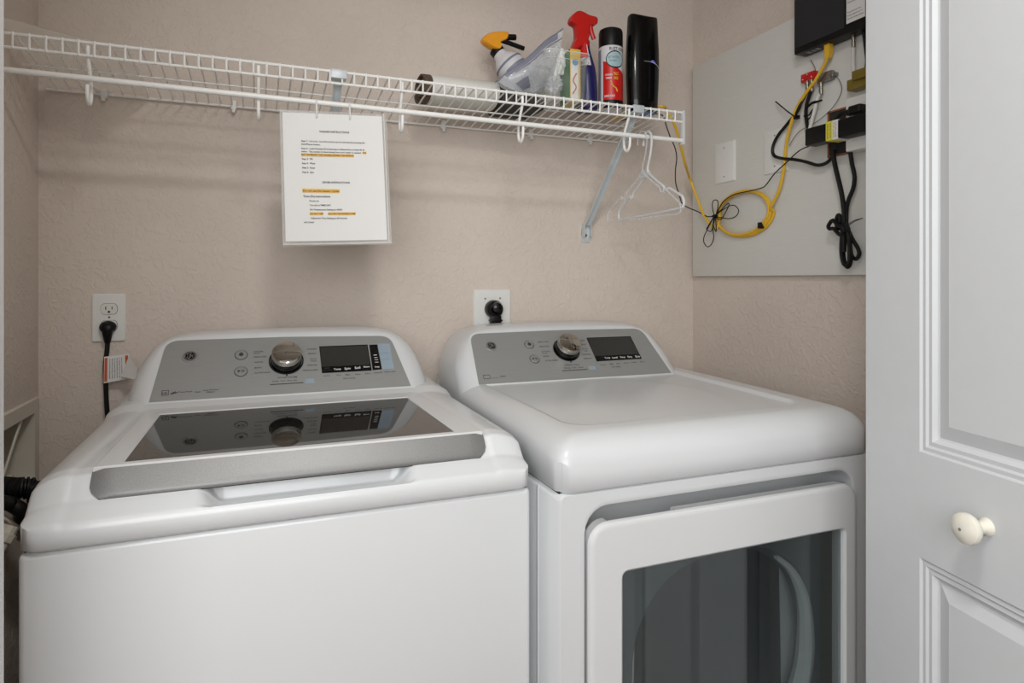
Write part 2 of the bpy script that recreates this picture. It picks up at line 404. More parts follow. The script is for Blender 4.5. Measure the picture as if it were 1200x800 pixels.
def console(parent, cx, y0, z0, quad, yback, dz=0, xmin=-9):
    """white housing lofted from the sloped front to the rear, with a silver fascia; quad = (a, s) corners of the fascia BL BR TR TL"""
    pt, E, N = frame_plane(y0, z0)
    BL, BR, TR, TL = quad
    r = .028
    def corner(P, Q, R_, n=6):
        P, Q, R_ = Vector(P), Vector(Q), Vector(R_); a = Q + (P - Q).normalized() * r; b = Q + (R_ - Q).normalized() * r
        return [(a * (1 - t) * (1 - t) + Q * 2 * t * (1 - t) + b * t * t) for t in [k / n for k in range(n + 1)]]
    fasc = [Vector(BL)] + corner(BL, TL, TR) + [Vector(((TL[0] + TR[0]) / 2, (TL[1] + TR[1]) / 2 + .0035))] + corner(TL, TR, BR) + [Vector(BR)]
    half = crom([Vector((a, b, 0)) for a, b in HALF], 3)
    left = resample([(-p.x, p.y + dz) for p in half], 28); outer2 = [(max(cx + p.x, xmin), p.y) for p in left] + [(cx - p.x, p.y) for p in left[-2::-1]]
    h1 = [Vector((BL[0] - .012, -.075)), Vector((BL[0] - .004, .0))] + [Vector(p) + Vector((-.004, .004)) for p in corner(BL, TL, TR)] + [Vector(((TL[0] + TR[0]) / 2, (TL[1] + TR[1]) / 2 + .0075))]
    h2 = [Vector((BR[0] + .012, -.075)), Vector((BR[0] + .004, .0))] + [Vector(p) + Vector((.004, .004)) for p in corner(TL, TR, BR)[::-1]] + [Vector(((TL[0] + TR[0]) / 2, (TL[1] + TR[1]) / 2 + .0075))]
    inner = resample(h1, 28) + resample(h2, 28)[-2::-1]
    I = [pt(p.x, p.y) for p in inner]
    O = []
    for (x, z), p in zip(outer2, I): O.append(Vector((x, max(p.y, y0 - .06) + .05, z)))
    rings = [I]
    for k in range(1, 7):
        t = k / 6 * math.pi / 2; a = 1 - math.cos(t); b = math.sin(t)
        rings.append([Vector((p.x + (o.x - p.x) * b, p.y + (o.y - p.y) * a, p.z + (o.z - p.z) * b)) for p, o in zip(I, O)])
    rings.append([Vector((o.x, max(o.y, yback - .03), o.z)) for o in O]); rings.append([Vector((cx + (o.x - cx) * .985, yback, o.z - .004)) for o in O])
    m = MB().loft(rings)
    c = obj('console', m, ENAMEL, parent, ang=50)
    m = MB().prism([pt(p.x, p.y, -.002) for p in fasc], N * .0034)
    f = obj('fascia', m, PANELG, c)
    return pt, E, N, c, f
def on_panel(pt, a, s, o): return pt(a, s, o)
def pbox(mb, pt, N, cs, o0, o1): return mb.prism([pt(a, s, o0) for a, s in cs], N * (o1 - o0))
def ptext(mb, pt, E, s, A, B, o=.0019, h=None): return textmb(mb, s, pt(A[0], A[1], o), pt(B[0], B[1], o), E, h)
def disc(mb, pt, N, a, s, r, o0, o1, n=24): return mb.lathe([(0, 0), (r, 0), (r, o1 - o0), (0, o1 - o0)], pt(a, s, o0), N, n)
def ringm(mb, pt, N, a, s, r0, r1, o0, o1, n=28):
    return mb.lathe([(r0, 0), (r1, 0), (r1, o1 - o0), (r0, o1 - o0), (r0, 0)], pt(a, s, o0), N, n)
def dial(c, pt, E, N, R0, K, ra, rb):
    a, s = R0
    m = ringm(MB(), pt, N, a, s, ra * .93, ra, .001, .004, 40); obj('dial_bezel', m, BLACKP, c)
    m = MB().lathe([(0, 0), (ra * .91, 0), (ra * .88, .012), (rb * 1.02, .02), (0, .02)], pt(a, s, .001), N, 40)
    kn = obj('dial', m, BLACKG, c)
    m = MB().lathe([(rb * .98, .018), (rb * 1.02, .021), (rb * 1.02, .030), (rb * .97, .0335), (rb * .9, .0345), (0, .0345)], pt(a, s, .001), N, 48)
    obj('dial_cap', m, CHROME, kn)
    m = MB(); pbox(m, pt, N, [(a - .0018, s - ra * 1.12), (a + .0018, s - ra * 1.12), (a, s - ra * .9)], .0018, .003); obj('pointer', m, BLACKP, kn)
def button(c, pt, E, N, p, r, sym):
    m = MB().lathe([(0, 0), (r, 0), (r, .0022), (r * .93, .003), (r * .86, .003), (r * .82, .0018), (0, .0022)], pt(p[0], p[1], .001), N, 28)
    b = obj('button', m, SILVER, c)
    m = ringm(MB(), pt, N, p[0], p[1], r, r * 1.1, .0012, .0020); obj('button_ring', m, INKG, b)
    m = MB()
    if sym == 'power':
        ringm(m, pt, N, p[0], p[1], r * .28, r * .38, .0033, .0036, 20); pbox(m, pt, N, [(p[0] - .0007, p[1] + .001), (p[0] + .0007, p[1] + .001), (p[0] + .0007, p[1] + r * .5), (p[0] - .0007, p[1] + r * .5)], .0033, .0038)
    else:
        pbox(m, pt, N, [(p[0] - r * .5, p[1] - r * .28), (p[0] - r * .05, p[1]), (p[0] - r * .5, p[1] + r * .28)], .0033, .0037)
        for q in (.15, .4): pbox(m, pt, N, [(p[0] + r * q, p[1] - r * .25), (p[0] + r * (q + .12), p[1] - r * .25), (p[0] + r * (q + .12), p[1] + r * .25), (p[0] + r * q, p[1] + r * .25)], .0033, .0037)
    obj('button_symbol', m, INKG, b)
def emblem(c, pt, E, N, p, r):
    m = MB().lathe([(0, 0), (r, 0), (r, .001), (r * .93, .0022), (0, .0022)], pt(p[0], p[1], .0012), N, 32); e = obj('emblem', m, SILVER, c)
    m = MB()
    disc(m, pt, N, p[0], p[1], r * .74, .0032, .0038, 28); obj('emblem_disc', m, BLACKG, e)
    m = MB()
    def curl(cx, cy, flip, rot):
        P = []
        for k in range(17):
            t = k / 16; a = rot + flip * t * 4.6; rr = .30 * (1 - .55 * t)
            P.append(pt(p[0] + r * .66 * (cx + rr * math.cos(a)), p[1] + r * .66 * (cy + rr * math.sin(a)), .0040))
        m.tube(P, .0005, 5)
    curl(-.36, .30, 1, 0); curl(-.36, -.28, -1, .3); curl(.36, .30, 1, 2.2); curl(.36, -.28, -1, 3.6)
    m.tube([pt(p[0] - r * .1, p[1] - r * .45, .004), pt(p[0], p[1], .004), pt(p[0] + r * .12, p[1] + r * .42, .004)], .0006, 5)
    ringm(m, pt, N, p[0], p[1], r * .60, r * .66, .0036, .0042)
    for k in range(4):
        a = k * math.pi / 2; ex = [(math.cos(a + q), math.sin(a + q)) for q in (-.25, .25)]
        pbox(m, pt, N, [(p[0] + r * .66 * e0[0] * f, p[1] + r * .66 * e0[1] * f) for e0, f in ((ex[0], 1), (ex[1], 1), (ex[1], .86), (ex[0], .86))], .0036, .0043)
    obj('emblem_monogram', m, SILVER, e)
def shrink(q, k):
    cx = sum(p[0] for p in q) / len(q); cy = sum(p[1] for p in q) / len(q)
    return [(cx + (p[0] - cx) * k, cy + (p[1] - cy) * k) for p in q]

wx0, wx1 = -.2875, .4245; wcx = .0697
W = root('washing_machine', (wcx, 1.33, FL), 'white top-loading washing machine with silver lid handle strip, standing left of the dryer', 'washing machine')
m = MB().box(wx0, wx1, .98, 1.69, FL + .02, SEAM - .003, .009, 3); obj('cabinet', m, ENAMEL, W)
m = MB().box(wx0 + .006, wx1 - .006, .988, 1.68, SEAM - .012, SEAM + .002); obj('seam_gasket', m, SHADOWG, W)
for x in (wx0 + .05, wx1 - .05):
    for y in (1.04, 1.63): obj('foot', MB().lathe([(.022, 0), (.022, .012), (.01, .014), (.01, .03)], (x, y, FL), n=16), BLACKP, W)
def wprof(y):
    pts = [(.975, -.3215), (.979, -.3165), (1.0, -.3025), (1.008, -.298), (1.03, -.2680), (1.05, -.2635), (1.44, -.262), (1.475, -.252), (1.72, -.245)]
    for (a, b), (c_, d) in zip(pts, pts[1:]):
        if y <= c_: return b + (d - b) * (y - a) / (c_ - a)
    return pts[-1][1]
def wtop(x, y):
    z = wprof(y)
    hw = .292 - (y - 1.0) * .045; dx = abs(x - wcx + .008)
    lip = .0025 * math.exp(-((dx - hw - .008) / .006) ** 2)           # fine ridge beside the lid
    sc = ss((x + .085) / .035) * ss((.235 - x) / .035) * ss((y - .978) / .008) * ss((1.034 - y) / .008)
    side = ss((dx - hw) / .02) * .002
    z = z * (1 - sc) - .3265 * sc
    return z + side * (1 - sc) - lip * .5
m = deck(wx0, wx1, .975, 1.69, wtop, .0045, .007, lambda y: .028 * (1 - .72 * ss((1.04 - y) / .06)), .06, SEAM)
obj('top_deck', m, ENAMEL, W, ang=60)
# lid: white frame around dark glass and a silver handle strip
def lx(y, t):   # t -1..1 across the lid
    return .07 + t * .285
gz = lambda y: -.259
gy0, gy1 = 1.046, 1.389
gl = [(-.1807, gy0), (.310, gy0), (.302, gy1), (-.179, gy1)]
outer = [(-.215, 1.028), (.3545, 1.028), (.332, 1.448), (-.2085, 1.448)]
def quadring(q, dz, n=1): return [(x, y, gz(y) + dz) for x, y in q]
def inset(q, d):
    cx = sum(p[0] for p in q) / 4; cy = sum(p[1] for p in q) / 4
    return [(x + (d if x < cx else -d), y + (d if y < cy else -d)) for x, y in q]
m = MB(); m.loft([quadring(outer, -.016), quadring(outer, -.0015), quadring(inset(outer, .002), 0), quadring(inset(gl, -.003), 0), quadring(gl, -.0022), quadring(gl, -.014)], cap0=False, cap1=False)
lid = obj('lid', m, PLASTW, W)
m = MB().prism(quadring(gl, -.008), (0, 0, .0065)); obj('lid_glass', m, LIDG, lid)
# handle strip: rounded front corners, convex
def strip():
    hw0, hw1 = .2885, .2855; m = MB(); rows = []
    ys = [1.031, 1.030, 1.0255, 1.0205, 1.0155, 1.011, 1.0075, 1.006, 1.0065]; zs = [-.272, -.2592, -.2650, -.2720, -.2790, -.2855, -.2910, -.2945, -.2985]
    for k, (y, z) in enumerate(zip(ys, zs)):
        cut = 0
        if y < 1.018: q = (1.018 - y) / .0121; cut = .020 * (1 - math.sqrt(max(0, 1 - min(1, q) ** 2)))
        hw = hw1 + (hw0 - hw1) * (1.031 - y) / .044 - cut
        row = []
        for i in range(41):
            t = -1 + 2 * i / 40; e = 1 - abs(t); dz = -.004 * max(0, 1 - e / .02) ** 2 if k < 8 else 0
            row.append((.070 + t * hw, y, z + dz))
        rows.append(row)
    rows.append([(x, 1.020, -.2985) for x, y, z in rows[-1]]); rows.append([(x, 1.031, -.290) for x, y, z in rows[0]])
    m.loft(rows, closed=False, cap0=False, cap1=False, loop=True)
    n = 41
    for e in (0, 40): m.f.append(tuple(len(rows) and k * n + e for k in (range(len(rows)) if e else range(len(rows) - 1, -1, -1))))
    return m
lh = obj('lid_handle', strip(), HANDLEM, lid, ang=45)
m = MB().box(-.200, .340, 1.0085, 1.030, -.3005, -.2980, .001); obj('handle_shade_strip', m, SHADOWG, lid)  # dark strip standing in for the shadow line under the handle
quad = [(-0.2108, -0.0001), (0.3304, -0.0002), (0.3007, 0.1544), (-0.192, 0.1605)]
pt, E, N, con, fas = console(W, .062, 1.475, -.2497, quad, 1.688)
emblem(con, pt, E, N, (-0.1426, 0.1132), .0168)
button(con, pt, E, N, (-0.0394, 0.112), .0128, 'power'); button(con, pt, E, N, (-0.0391, 0.0657), .0128, 'start')
dial(con, pt, E, N, (0.0558, 0.0887), None, .0375, .0315)
q = [(0.1303, 0.1274), (0.2431, 0.1276), (0.2445, 0.0496), (0.1319, 0.0495)]
d = obj('display', pbox(MB(), pt, N, q, .001, .0026), BLACKG, con)
obj('display_screen', pbox(MB(), pt, N, [(0.132, 0.1245), (0.2409, 0.1245), (0.242, 0.0661), (0.132, 0.0666)], .0024, .0032), DISP, d)
m = MB()
for s_, A, B in (('Temp', (0.1584, 0.0573), (0.1748, 0.0579)), ('Spin', (0.1825, 0.0577), (0.1962, 0.0583)), ('Soil', (0.2059, 0.0584), (0.2188, 0.0588)), ('Rinse', (0.2268, 0.06), (0.2408, 0.0606))):
    ptext(m, pt, E, s_, A, B, .0036)
obj('lettering', m, INKW, d)
m = MB(); ptext(m, pt, E, 'Delay Start', (0.1355, 0.0563), (0.1527, 0.0569), .0036); ptext(m, pt, E, 'Volume', (0.1359, 0.0617), (0.1492, 0.0625), .0036); obj('lettering', m, INKG, d)
d = obj('level_display', pbox(MB(), pt, N, [(0.2473, 0.1266), (0.2665, 0.1265), (0.2686, 0.0518), (0.2468, 0.0505)], .001, .0026), BLACKG, con)
m = MB()
for k in range(4):
    y = 416.5 + k * 2.8; pbox(m, pt, N, [(0.2537, 0.0949), (0.2619, 0.095), (0.2619, 0.0934), (0.2538, 0.0934)], .0026, .0030) if k == 0 else None
for P in ([(0.2543, 0.0871), (0.2624, 0.0872)], [(0.2547, 0.0801), (0.2628, 0.0802)], [(0.2549, 0.0732), (0.263, 0.0732)]):
    pbox(m, pt, N, [P[0], P[1], (P[1][0], P[1][1] - .0012), (P[0][0], P[0][1] - .0012)], .0026, .0030)
ptext(m, pt, E, 'Soap', (0.2526, 0.0589), (0.2637, 0.0592), .0030); obj('lettering', m, INKW, d)
m = MB(); pbox(m, pt, N, [(0.2682, 0.1288), (0.297, 0.128), (0.2976, 0.0517), (0.2696, 0.0517)], .001, .0022); lb = obj('blue_print', m, LBLUE, con)
m = MB(); ptext(m, pt, E, 'SmartDispense', (0.2686, 0.0991), (0.2945, 0.0998), .0026); ptext(m, pt, E, 'Wash Boost', (0.2693, 0.0803), (0.292, 0.0811), .0026); obj('lettering', m, BLUEB, lb)
m = MB()
for s_, A, B in (('COLORS', (-0.0131, 0.1199), (0.0069, 0.1198)), ('Normal', (-0.013, 0.1147), (-0.0004, 0.1148)), ('DELICATES', (-0.013, 0.1042), (0.0132, 0.1042)), ('WHITES', (-0.0123, 0.0891), (0.0059, 0.089)), ('JEANS', (-0.0119, 0.0738), (0.0032, 0.0738)), ('ACTIVE WEAR', (-0.0118, 0.0595), (0.0209, 0.0594)),
    ('TOWELS', (0.102, 0.1206), (0.1241, 0.1208)), ('BULKY', (0.1052, 0.1075), (0.1233, 0.1073)), ('QUICK', (0.1073, 0.0918), (0.1225, 0.0917)), ('WASH', (0.1088, 0.0853), (0.1221, 0.0852)), ('SANITIZE', (0.1008, 0.0739), (0.1224, 0.0736)), ('DRAIN & SPIN', (0.0909, 0.06), (0.1235, 0.0598)),
    ('SOUND SYSTEM', (0.0367, 0.0432), (0.0773, 0.0427)), ('Sensing   Wash   Rinse   Spin', (0.0251, 0.0343), (0.077, 0.0338)),
    ('My Cycle', (0.1356, 0.0416), (0.1497, 0.0415)), ('Warm', (0.163, 0.0416), (0.1735, 0.0416)), ('Max', (0.184, 0.0414), (0.1937, 0.0414)), ('Heavy', (0.2053, 0.0414), (0.218, 0.0415)), ('Extra', (0.2288, 0.042), (0.2407, 0.0422)), ('Deep Fill', (0.2497, 0.0426), (0.2677, 0.0428)), ('Add a Setting', (0.1774, 0.0314), (0.2043, 0.0314)),
    ('Water Level', (0.2728, 0.0433), (0.2992, 0.0438)),
    ('ENERGY', (-0.1706, 0.0187), (-0.1587, 0.0189)), ('PowerWash', (-0.158, 0.0199), (-0.1324, 0.02)), ('Steam', (-0.1274, 0.0179), (-0.1161, 0.0179)), ('Deep Fill Wash', (-0.1114, 0.0208), (-0.0826, 0.0209)), ('infusor', (-0.1054, 0.0159), (-0.089, 0.0159))):
    ptext(m, pt, E, s_, A, B)
for P in ([(0.0206, 0.0268), (0.0904, 0.027)],):
    pbox(m, pt, N, [P[0], P[1], (P[1][0], P[1][1] - .002), (P[0][0], P[0][1] - .002)], .0015, .0019)
a0, s0 = (-0.1897, 0.0137); a1, s1 = (-0.1774, 0.0255)
for cs in ([(a0, s0), (a1, s0), (a1, s0 + .001), (a0, s0 + .001)], [(a0, s1), (a1, s1), (a1, s1 + .001), (a0, s1 + .001)], [(a0, s0), (a0 + .001, s0), (a0 + .001, s1), (a0, s1)], [(a1, s0), (a1 + .001, s0), (a1 + .001, s1 + .001), (a1, s1 + .001)]): pbox(m, pt, N, cs, .0015, .0019)
ptext(m, pt, E, 'HE', (-0.1879, 0.019), (-0.1793, 0.0192), .0019, .005)
m.tube([pt(a + .0165, s, .0019) for a, s in ((a0, s0 + .002), (a0 + .005, s0 + .006), (a0 + .009, s0 + .0075), (a0 + .012, s0 + .005), (a0 + .007, s0 + .0035), (a0 + .002, s0 + .0025))], .0009, 4)
obj('lettering', m, INKG, con, smooth=False)
m = MB(); pbox(m, pt, N, [(0.0944, 0.0354), (0.1138, 0.0354), (0.1142, 0.0231), (0.0948, 0.0232)], .0014, .0019); obj('status_window', m, LBLUE, con)

# ================= dryer =================
gx0, gx1 = .45, 1.152; gcx = .80
G = root('clothes_dryer', (gcx, 1.3, FL), 'white front-loading dryer with a dark window in its door, right of the washer', 'dryer')
FY = .925
# cabinet shell with a recessed front bay for the door
rx0, rx1, rz1, rz0 = .4985, 1.103, -.377, -1.0
m = MB()
ct = SEAM - .003
fr_o = rrect(gx0, gx1, FL + .02, ct, .012, 5); fr_i = rrect(rx0, rx1, rz0, rz1, .042, 5)
def mouth28():
    return [(.82 + .235 * math.cos(a), -.70 + .235 * math.sin(a)) for a in [math.atan2(z + .70, x - .82) for x, z in fr_i]]
def XZ(P, y): return [(x, y, z) for x, z in P]
m.loft([XZ(fr_o, 1.69), XZ(fr_o, FY + .006), XZ(rrect(gx0 + .004, gx1 - .004, FL + .024, ct - .002, .011, 5), FY), XZ(rrect(gx0 + .012, gx1 - .012, FL + .03, ct - .006, .010, 5), FY), XZ(rrect(rx0 - .010, rx1 + .010, rz0 - .01, rz1 + .010, .052, 5), FY), XZ(rrect(rx0 - .004, rx1 + .004, rz0 - .004, rz1 + .004, .046, 5), FY), XZ(rrect(rx0 - .001, rx1 + .001, rz0 - .001, rz1 + .001, .043, 5), FY + .0015), XZ(fr_i, FY + .005), XZ(fr_i, FY + .075), XZ(mouth28(), FY + .075), XZ(mouth28(), FY + .10)], cap0=True, cap1=False)
obj('cabinet', m, ENAMEL, G)
m = MB().box(gx0 + .006, gx1 - .006, FY + .012, 1.68, SEAM - .01, SEAM + .002); obj('seam_gasket', m, SHADOWG, G)
m = MB(); m.box(gx0 - .0015, gx0 + .002, 1.005, 1.012, FL + .05, SEAM - .01); obj('side_rib', m, ENAMEL, G)
for x in (gx0 + .05, gx1 - .05):
    for y in (1.0, 1.63): obj('foot', MB().lathe([(.022, 0), (.022, .012), (.01, .014), (.01, .03)], (x, y, FL), n=16), BLACKP, G)
def gprof(y):
    pts = [(.9, -.264), (1.0, -.2585), (1.2, -.254), (1.45, -.2495), (1.72, -.246)]
    for (a, b), (c_, d) in zip(pts, pts[1:]):
        if y <= c_: return b + (d - b) * (y - a) / (c_ - a)
    return pts[-1][1]
def gtop(x, y):
    z = gprof(y)
    t = ss((1.40 - y) / .4)
    xl = .512 - .01 * (1 - t); xr = 1.062
    dx = min(x - xl, xr - x); dy = y - 1.0
    r = .05
    if dx < r and dy < r: d = r - math.hypot(r - dx, r - dy)
    else: d = min(dx, dy)
    k = ss(d / .007)
    depth = .0045 + .004 * ss((.75 - x) / .2) * ss((1.25 - y) / .2)
    # shallow raised swirl at the rear right of the tray
    cx_ = .93 + .09 * math.sin((y - 1.0) * 7.5); sw = ss((x - cx_ + .07) / .05) * .002
    return z - k * (depth + sw)
m = deck(gx0, gx1, FY - .003, 1.69, gtop, .056, .055, .040, .058, SEAM, .03)
obj('top_deck', m, ENAMEL, G, ang=60)
quad = [(0.4879, 0.0014), (1.0381, -0.0006), (1.0134, 0.1579), (0.4998, 0.1583)]
pt, E, N, con, fas = console(G, .765, 1.44, -.252, quad, 1.688, -.002, .4505)
emblem(con, pt, E, N, (0.5479, 0.1155), .0160)
button(con, pt, E, N, (0.6534, 0.1157), .0125, 'power'); button(con, pt, E, N, (0.654, 0.068), .0125, 'start')
dial(con, pt, E, N, (0.7523, 0.0918), None, .0365, .031)
q = [(0.8276, 0.1303), (0.9667, 0.13), (0.9675, 0.0506), (0.8278, 0.0501)]
d = obj('display', pbox(MB(), pt, N, q, .001, .0026), BLACKG, con)
obj('display_screen', pbox(MB(), pt, N, [(0.8291, 0.1275), (0.9637, 0.1271), (0.9652, 0.0663), (0.8273, 0.0664)], .0024, .0032), DISP, d)
m = MB()
for s_, A, B in (('Temp', (0.8545, 0.0586), (0.8708, 0.0588)), ('Level', (0.8773, 0.0581), (0.8938, 0.0583)), ('Time', (0.901, 0.0579), (0.9173, 0.0584)), ('Dry', (0.9258, 0.0582), (0.9393, 0.0583)), ('Eco', (0.95, 0.058), (0.9638, 0.0584))): ptext(m, pt, E, s_, A, B, .0036)
obj('lettering', m, INKW, d)
m = MB()
for s_, A, B in (('MIXED LOAD', (0.6812, 0.1227), (0.7108, 0.1225)), ('DELICATES', (0.6801, 0.1075), (0.7071, 0.1073)), ('COTTONS', (0.6798, 0.0911), (0.7037, 0.0909)), ('Normal', (0.6803, 0.0851), (0.695, 0.0852)), ('JEANS', (0.6803, 0.075), (0.6965, 0.075)), ('ACTIVE WEAR', (0.681, 0.0609), (0.7162, 0.0604)),
    ('TOWELS', (0.797, 0.1218), (0.8192, 0.1219)), ('BULKY', (0.7997, 0.108), (0.8192, 0.1083)), ('QUICK', (0.8007, 0.0933), (0.8175, 0.0933)), ('DRY', (0.8057, 0.0861), (0.816, 0.0861)), ('SANITIZE', (0.7937, 0.0746), (0.8181, 0.0747)), ('TIMED DRY', (0.7924, 0.061), (0.8192, 0.0609)),
    ('SENSOR CYCLES', (0.7312, 0.0435), (0.7732, 0.0431)), ('Drying   Cool   Done', (0.7268, 0.0344), (0.7811, 0.0343)),
    ('My Cycle', (0.8348, 0.0387), (0.8504, 0.0389)), ('High', (0.8622, 0.0393), (0.8726, 0.0392)), ('More', (0.8844, 0.0393), (0.895, 0.0395)), ('60 min', (0.9057, 0.0397), (0.9203, 0.0397)), ('Wrinkle', (0.9299, 0.0403), (0.9461, 0.0405)), ('Dry+', (0.9583, 0.0406), (0.9706, 0.0407)), ('Add a Setting', (0.8644, 0.029), (0.8905, 0.029)),
    ('Sensor Dry', (0.5251, 0.0168), (0.5408, 0.0173)), ('Steam', (0.5473, 0.0209), (0.5619, 0.021))):
    ptext(m, pt, E, s_, A, B)
for P in ([(0.7194, 0.0273), (0.7911, 0.0275)],): pbox(m, pt, N, [P[0], P[1], (P[1][0], P[1][1] - .002), (P[0][0], P[0][1] - .002)], .0015, .0019)
a0, s0 = (0.5039, 0.0156); a1, s1 = (0.5203, 0.0264)
for cs in ([(a0, s0), (a1, s0), (a1, s0 + .001), (a0, s0 + .001)], [(a0, s1), (a1, s1), (a1, s1 + .001), (a0, s1 + .001)], [(a0, s0), (a0 + .001, s0), (a0 + .001, s1), (a0, s1)], [(a1, s0), (a1 + .001, s0), (a1 + .001, s1 + .001), (a1, s1 + .001)]): pbox(m, pt, N, cs, .0015, .0019)
obj('lettering', m, INKG, con, smooth=False)
m = MB(); pbox(m, pt, N, [(0.7967, 0.0355), (0.8158, 0.0357), (0.8163, 0.0242), (0.7975, 0.0244)], .0014, .0019); obj('status_window', m, LBLUE, con)
# door
dx0, dx1, dz1, dz0 = .4995, 1.100, -.4005, -.985
wx_0, wx_1, wz1, wz0 = .5635, 1.066, -.488, -.90
def door_out(g, dz=0):
    P = rrect(dx0 + g, dx1 - g, dz0 + g, dz1 - g, .036 - g, 6)
    out = []
    for i, (x, z) in enumerate(P):
        out.append((x, z))
        if i == 6:    # top edge run from right to left: cut the finger pocket
            for px_, pz in ((.677, 0), (.6765, -.018), (.5385, -.018), (.538, 0)): out.append((px_, dz1 - g + pz * (1 if dz else 0)))
    return out
def win(g, r=.010):
    P = rrect(wx_0 - g, wx_1 + g, wz0 - g, wz1 + g, r + g, 6); out = []
    for i, p in enumerate(P):
        out.append(p)
        if i == 6:
            for x_ in (.70, .685, .60, .585): out.append((x_, wz1 + g))
    return out
DF = .912
m = MB().loft([XZ(door_out(.012, 1), .944), XZ(door_out(.002, 1), .940), XZ(door_out(.001, 1), DF + .011), XZ(door_out(0), DF + .009), XZ(door_out(0), DF + .007), XZ(door_out(.002), DF + .002), XZ(door_out(.006), DF), XZ(door_out(.011), DF), XZ(win(.009), DF), XZ(win(.004), DF), XZ(win(0), DF + .004), XZ(win(0), .944)], cap0=False, cap1=False)
gd = obj('door', m, PLASTW, G, ang=40)
m = MB().prism(XZ(win(-.0005, .008), DF + .010), (0, .004, 0)); obj('door_glass', m, WINGLASS, gd)
# inner door liner with an irregular rounded opening, and the drum mouth behind
def blob(r, cx=.806, cz=-.70, n=40, sq=2.4):
    out = []
    for k in range(n):
        a = 2 * math.pi * k / n; c_, s_ = math.cos(a), math.sin(a)
        q = (abs(c_) ** sq + abs(s_) ** sq) ** (-1 / sq); out.append((cx + r * 1.02 * q * c_, cz + r * .98 * q * s_))
    return out
m = MB(); O2 = [(x, z) for x, z in blob(.42, sq=9)]
O2 = [(min(max(x, wx_0 - .01), wx_1 + .008), min(max(z, wz0 - .01), wz1 + .01)) for x, z in O2]
m.loft([XZ(O2, .943), XZ(blob(.205), .943), XZ(blob(.198), .951), XZ(blob(.19), .975)], cap0=False, cap1=False)
obj('door_liner', m, DRUM, gd)
# pale moulded rib on the right half of the opening
m = MB(); P = blob(.196)
R = [P[i % 40] for i in range(-13, 7)]
m.tube([(x, .952, z) for x, z in R], lambda t: .005 + .013 * math.sin(math.pi * t), 8, smooth=2); obj('liner_rib', m, RIM, gd)
m = MB(); m.lathe([(.24, 0), (.235, .02), (.24, .5), (0, .5)], (.82, 1.003, -.70), (0, 1, 0), 40); obj('drum', m, SHADOWG, G)

# ================= wire shelf =================
SY, SZ = 1.472, .4688
def dz_(y): return SZ - .084 * (y - SY)
SX0, SX1 = -.470, 1.10
SH = root('wire_shelf', (.3, 1.62, .44), 'long white wire shelf with hanging rod across the back wall', 'shelf')
m = MB().tube([(SX0, SY, SZ), (SX1, SY, SZ)], .0034, 8); obj('front_wire', m, WIREW, SH)
m = MB().tube([(SX0, SY + .001, .4430), (SX1, SY + .001, .4430)], .0031, 8); obj('front_wire', m, WIREW, SH)
m = MB().tube([(SX0 + .004, 1.617, dz_(1.617) - .003), (SX1 - .06, 1.617, dz_(1.617) - .003)], .0022, 6); obj('middle_wire', m, WIREW, SH)
m = MB().tube([(SX0 + .01, 1.760, dz_(1.76) - .003), (1.065, 1.760, dz_(1.76) - .003)], .0030, 8); obj('rear_wire', m, WIREW, SH)
m = MB().tube([(SX0, SY + .001, .3990), (SX1 - .002, SY + .001, .3905)], .0062, 12); obj('hanging_rod', m, WIREW, SH)
m = MB().tube([(0, 1.7615, dz_(1.7615)), (0, SY + .002, SZ + .0028), (0, SY - .0028, SZ + .0022), (0, SY - .0030, SZ - .003), (0, SY - .0022, .4405)], .0021, 5)
cw0 = obj('cross_wire', m, WIREW, SH)
nW = int((SX1 - SX0 - .02) / .0265)
for i in range(nW + 1):
    c_ = cw0 if i == 0 else cw0.copy()
    if i: C.objects.link(c_); c_.parent = SH
    c_.location = (SX0 + .033 + i * .0265, 0, 0)
# cross_wire mesh was written relative to the shelf's base, x = 0 there means world x = 0
m = MB().box(SX1 - .003, SX1 + .004, SY - .008, SY + .008, .378, .474, .002); obj('end_cap', m, PLASTW, SH)
m = MB().box(XL, XL + .010, SY - .010, SY + .010, .385, .480, .002); obj('end_cap', m, PLASTW, SH)
hk = MB().tube([(0, SY + .005, .4640), (0, SY + .006, .442), (0, SY + .028, .402), (0, SY + .031, .376), (0, SY + .026, .358), (0, SY + .014, .351), (0, SY + .003, .360), (0, SY, .376), (0, SY, .3855)], .0036, 8, smooth=4)
h0 = obj('rod_hook', hk, WIREW, SH)
for i, x in enumerate((-.317, -.003, .310, .616, .929)):
    h = h0 if i == 0 else h0.copy()
    if i: C.objects.link(h); h.parent = SH
    h.location = (x, 0, 0)
cl = MB(); cl.box(-.007, .007, 1.752, YB, .432, .456, .002); cl.box(-.004, .004, 1.748, 1.758, .424, .434, .001)
c0 = obj('wall_clip', cl, PLATEW, SH)
for i, x in enumerate([(-0.3452, 1.77, 0.4457)[0], (-0.0624, 1.77, 0.4502)[0], .30, (0.4873, 1.77, 0.4451)[0], .76, (0.9626, 1.77, 0.4395)[0]]):
    h = c0 if i == 0 else c0.copy()
    if i: C.objects.link(h); h.parent = SH
    h.location = (x, 0, 0)
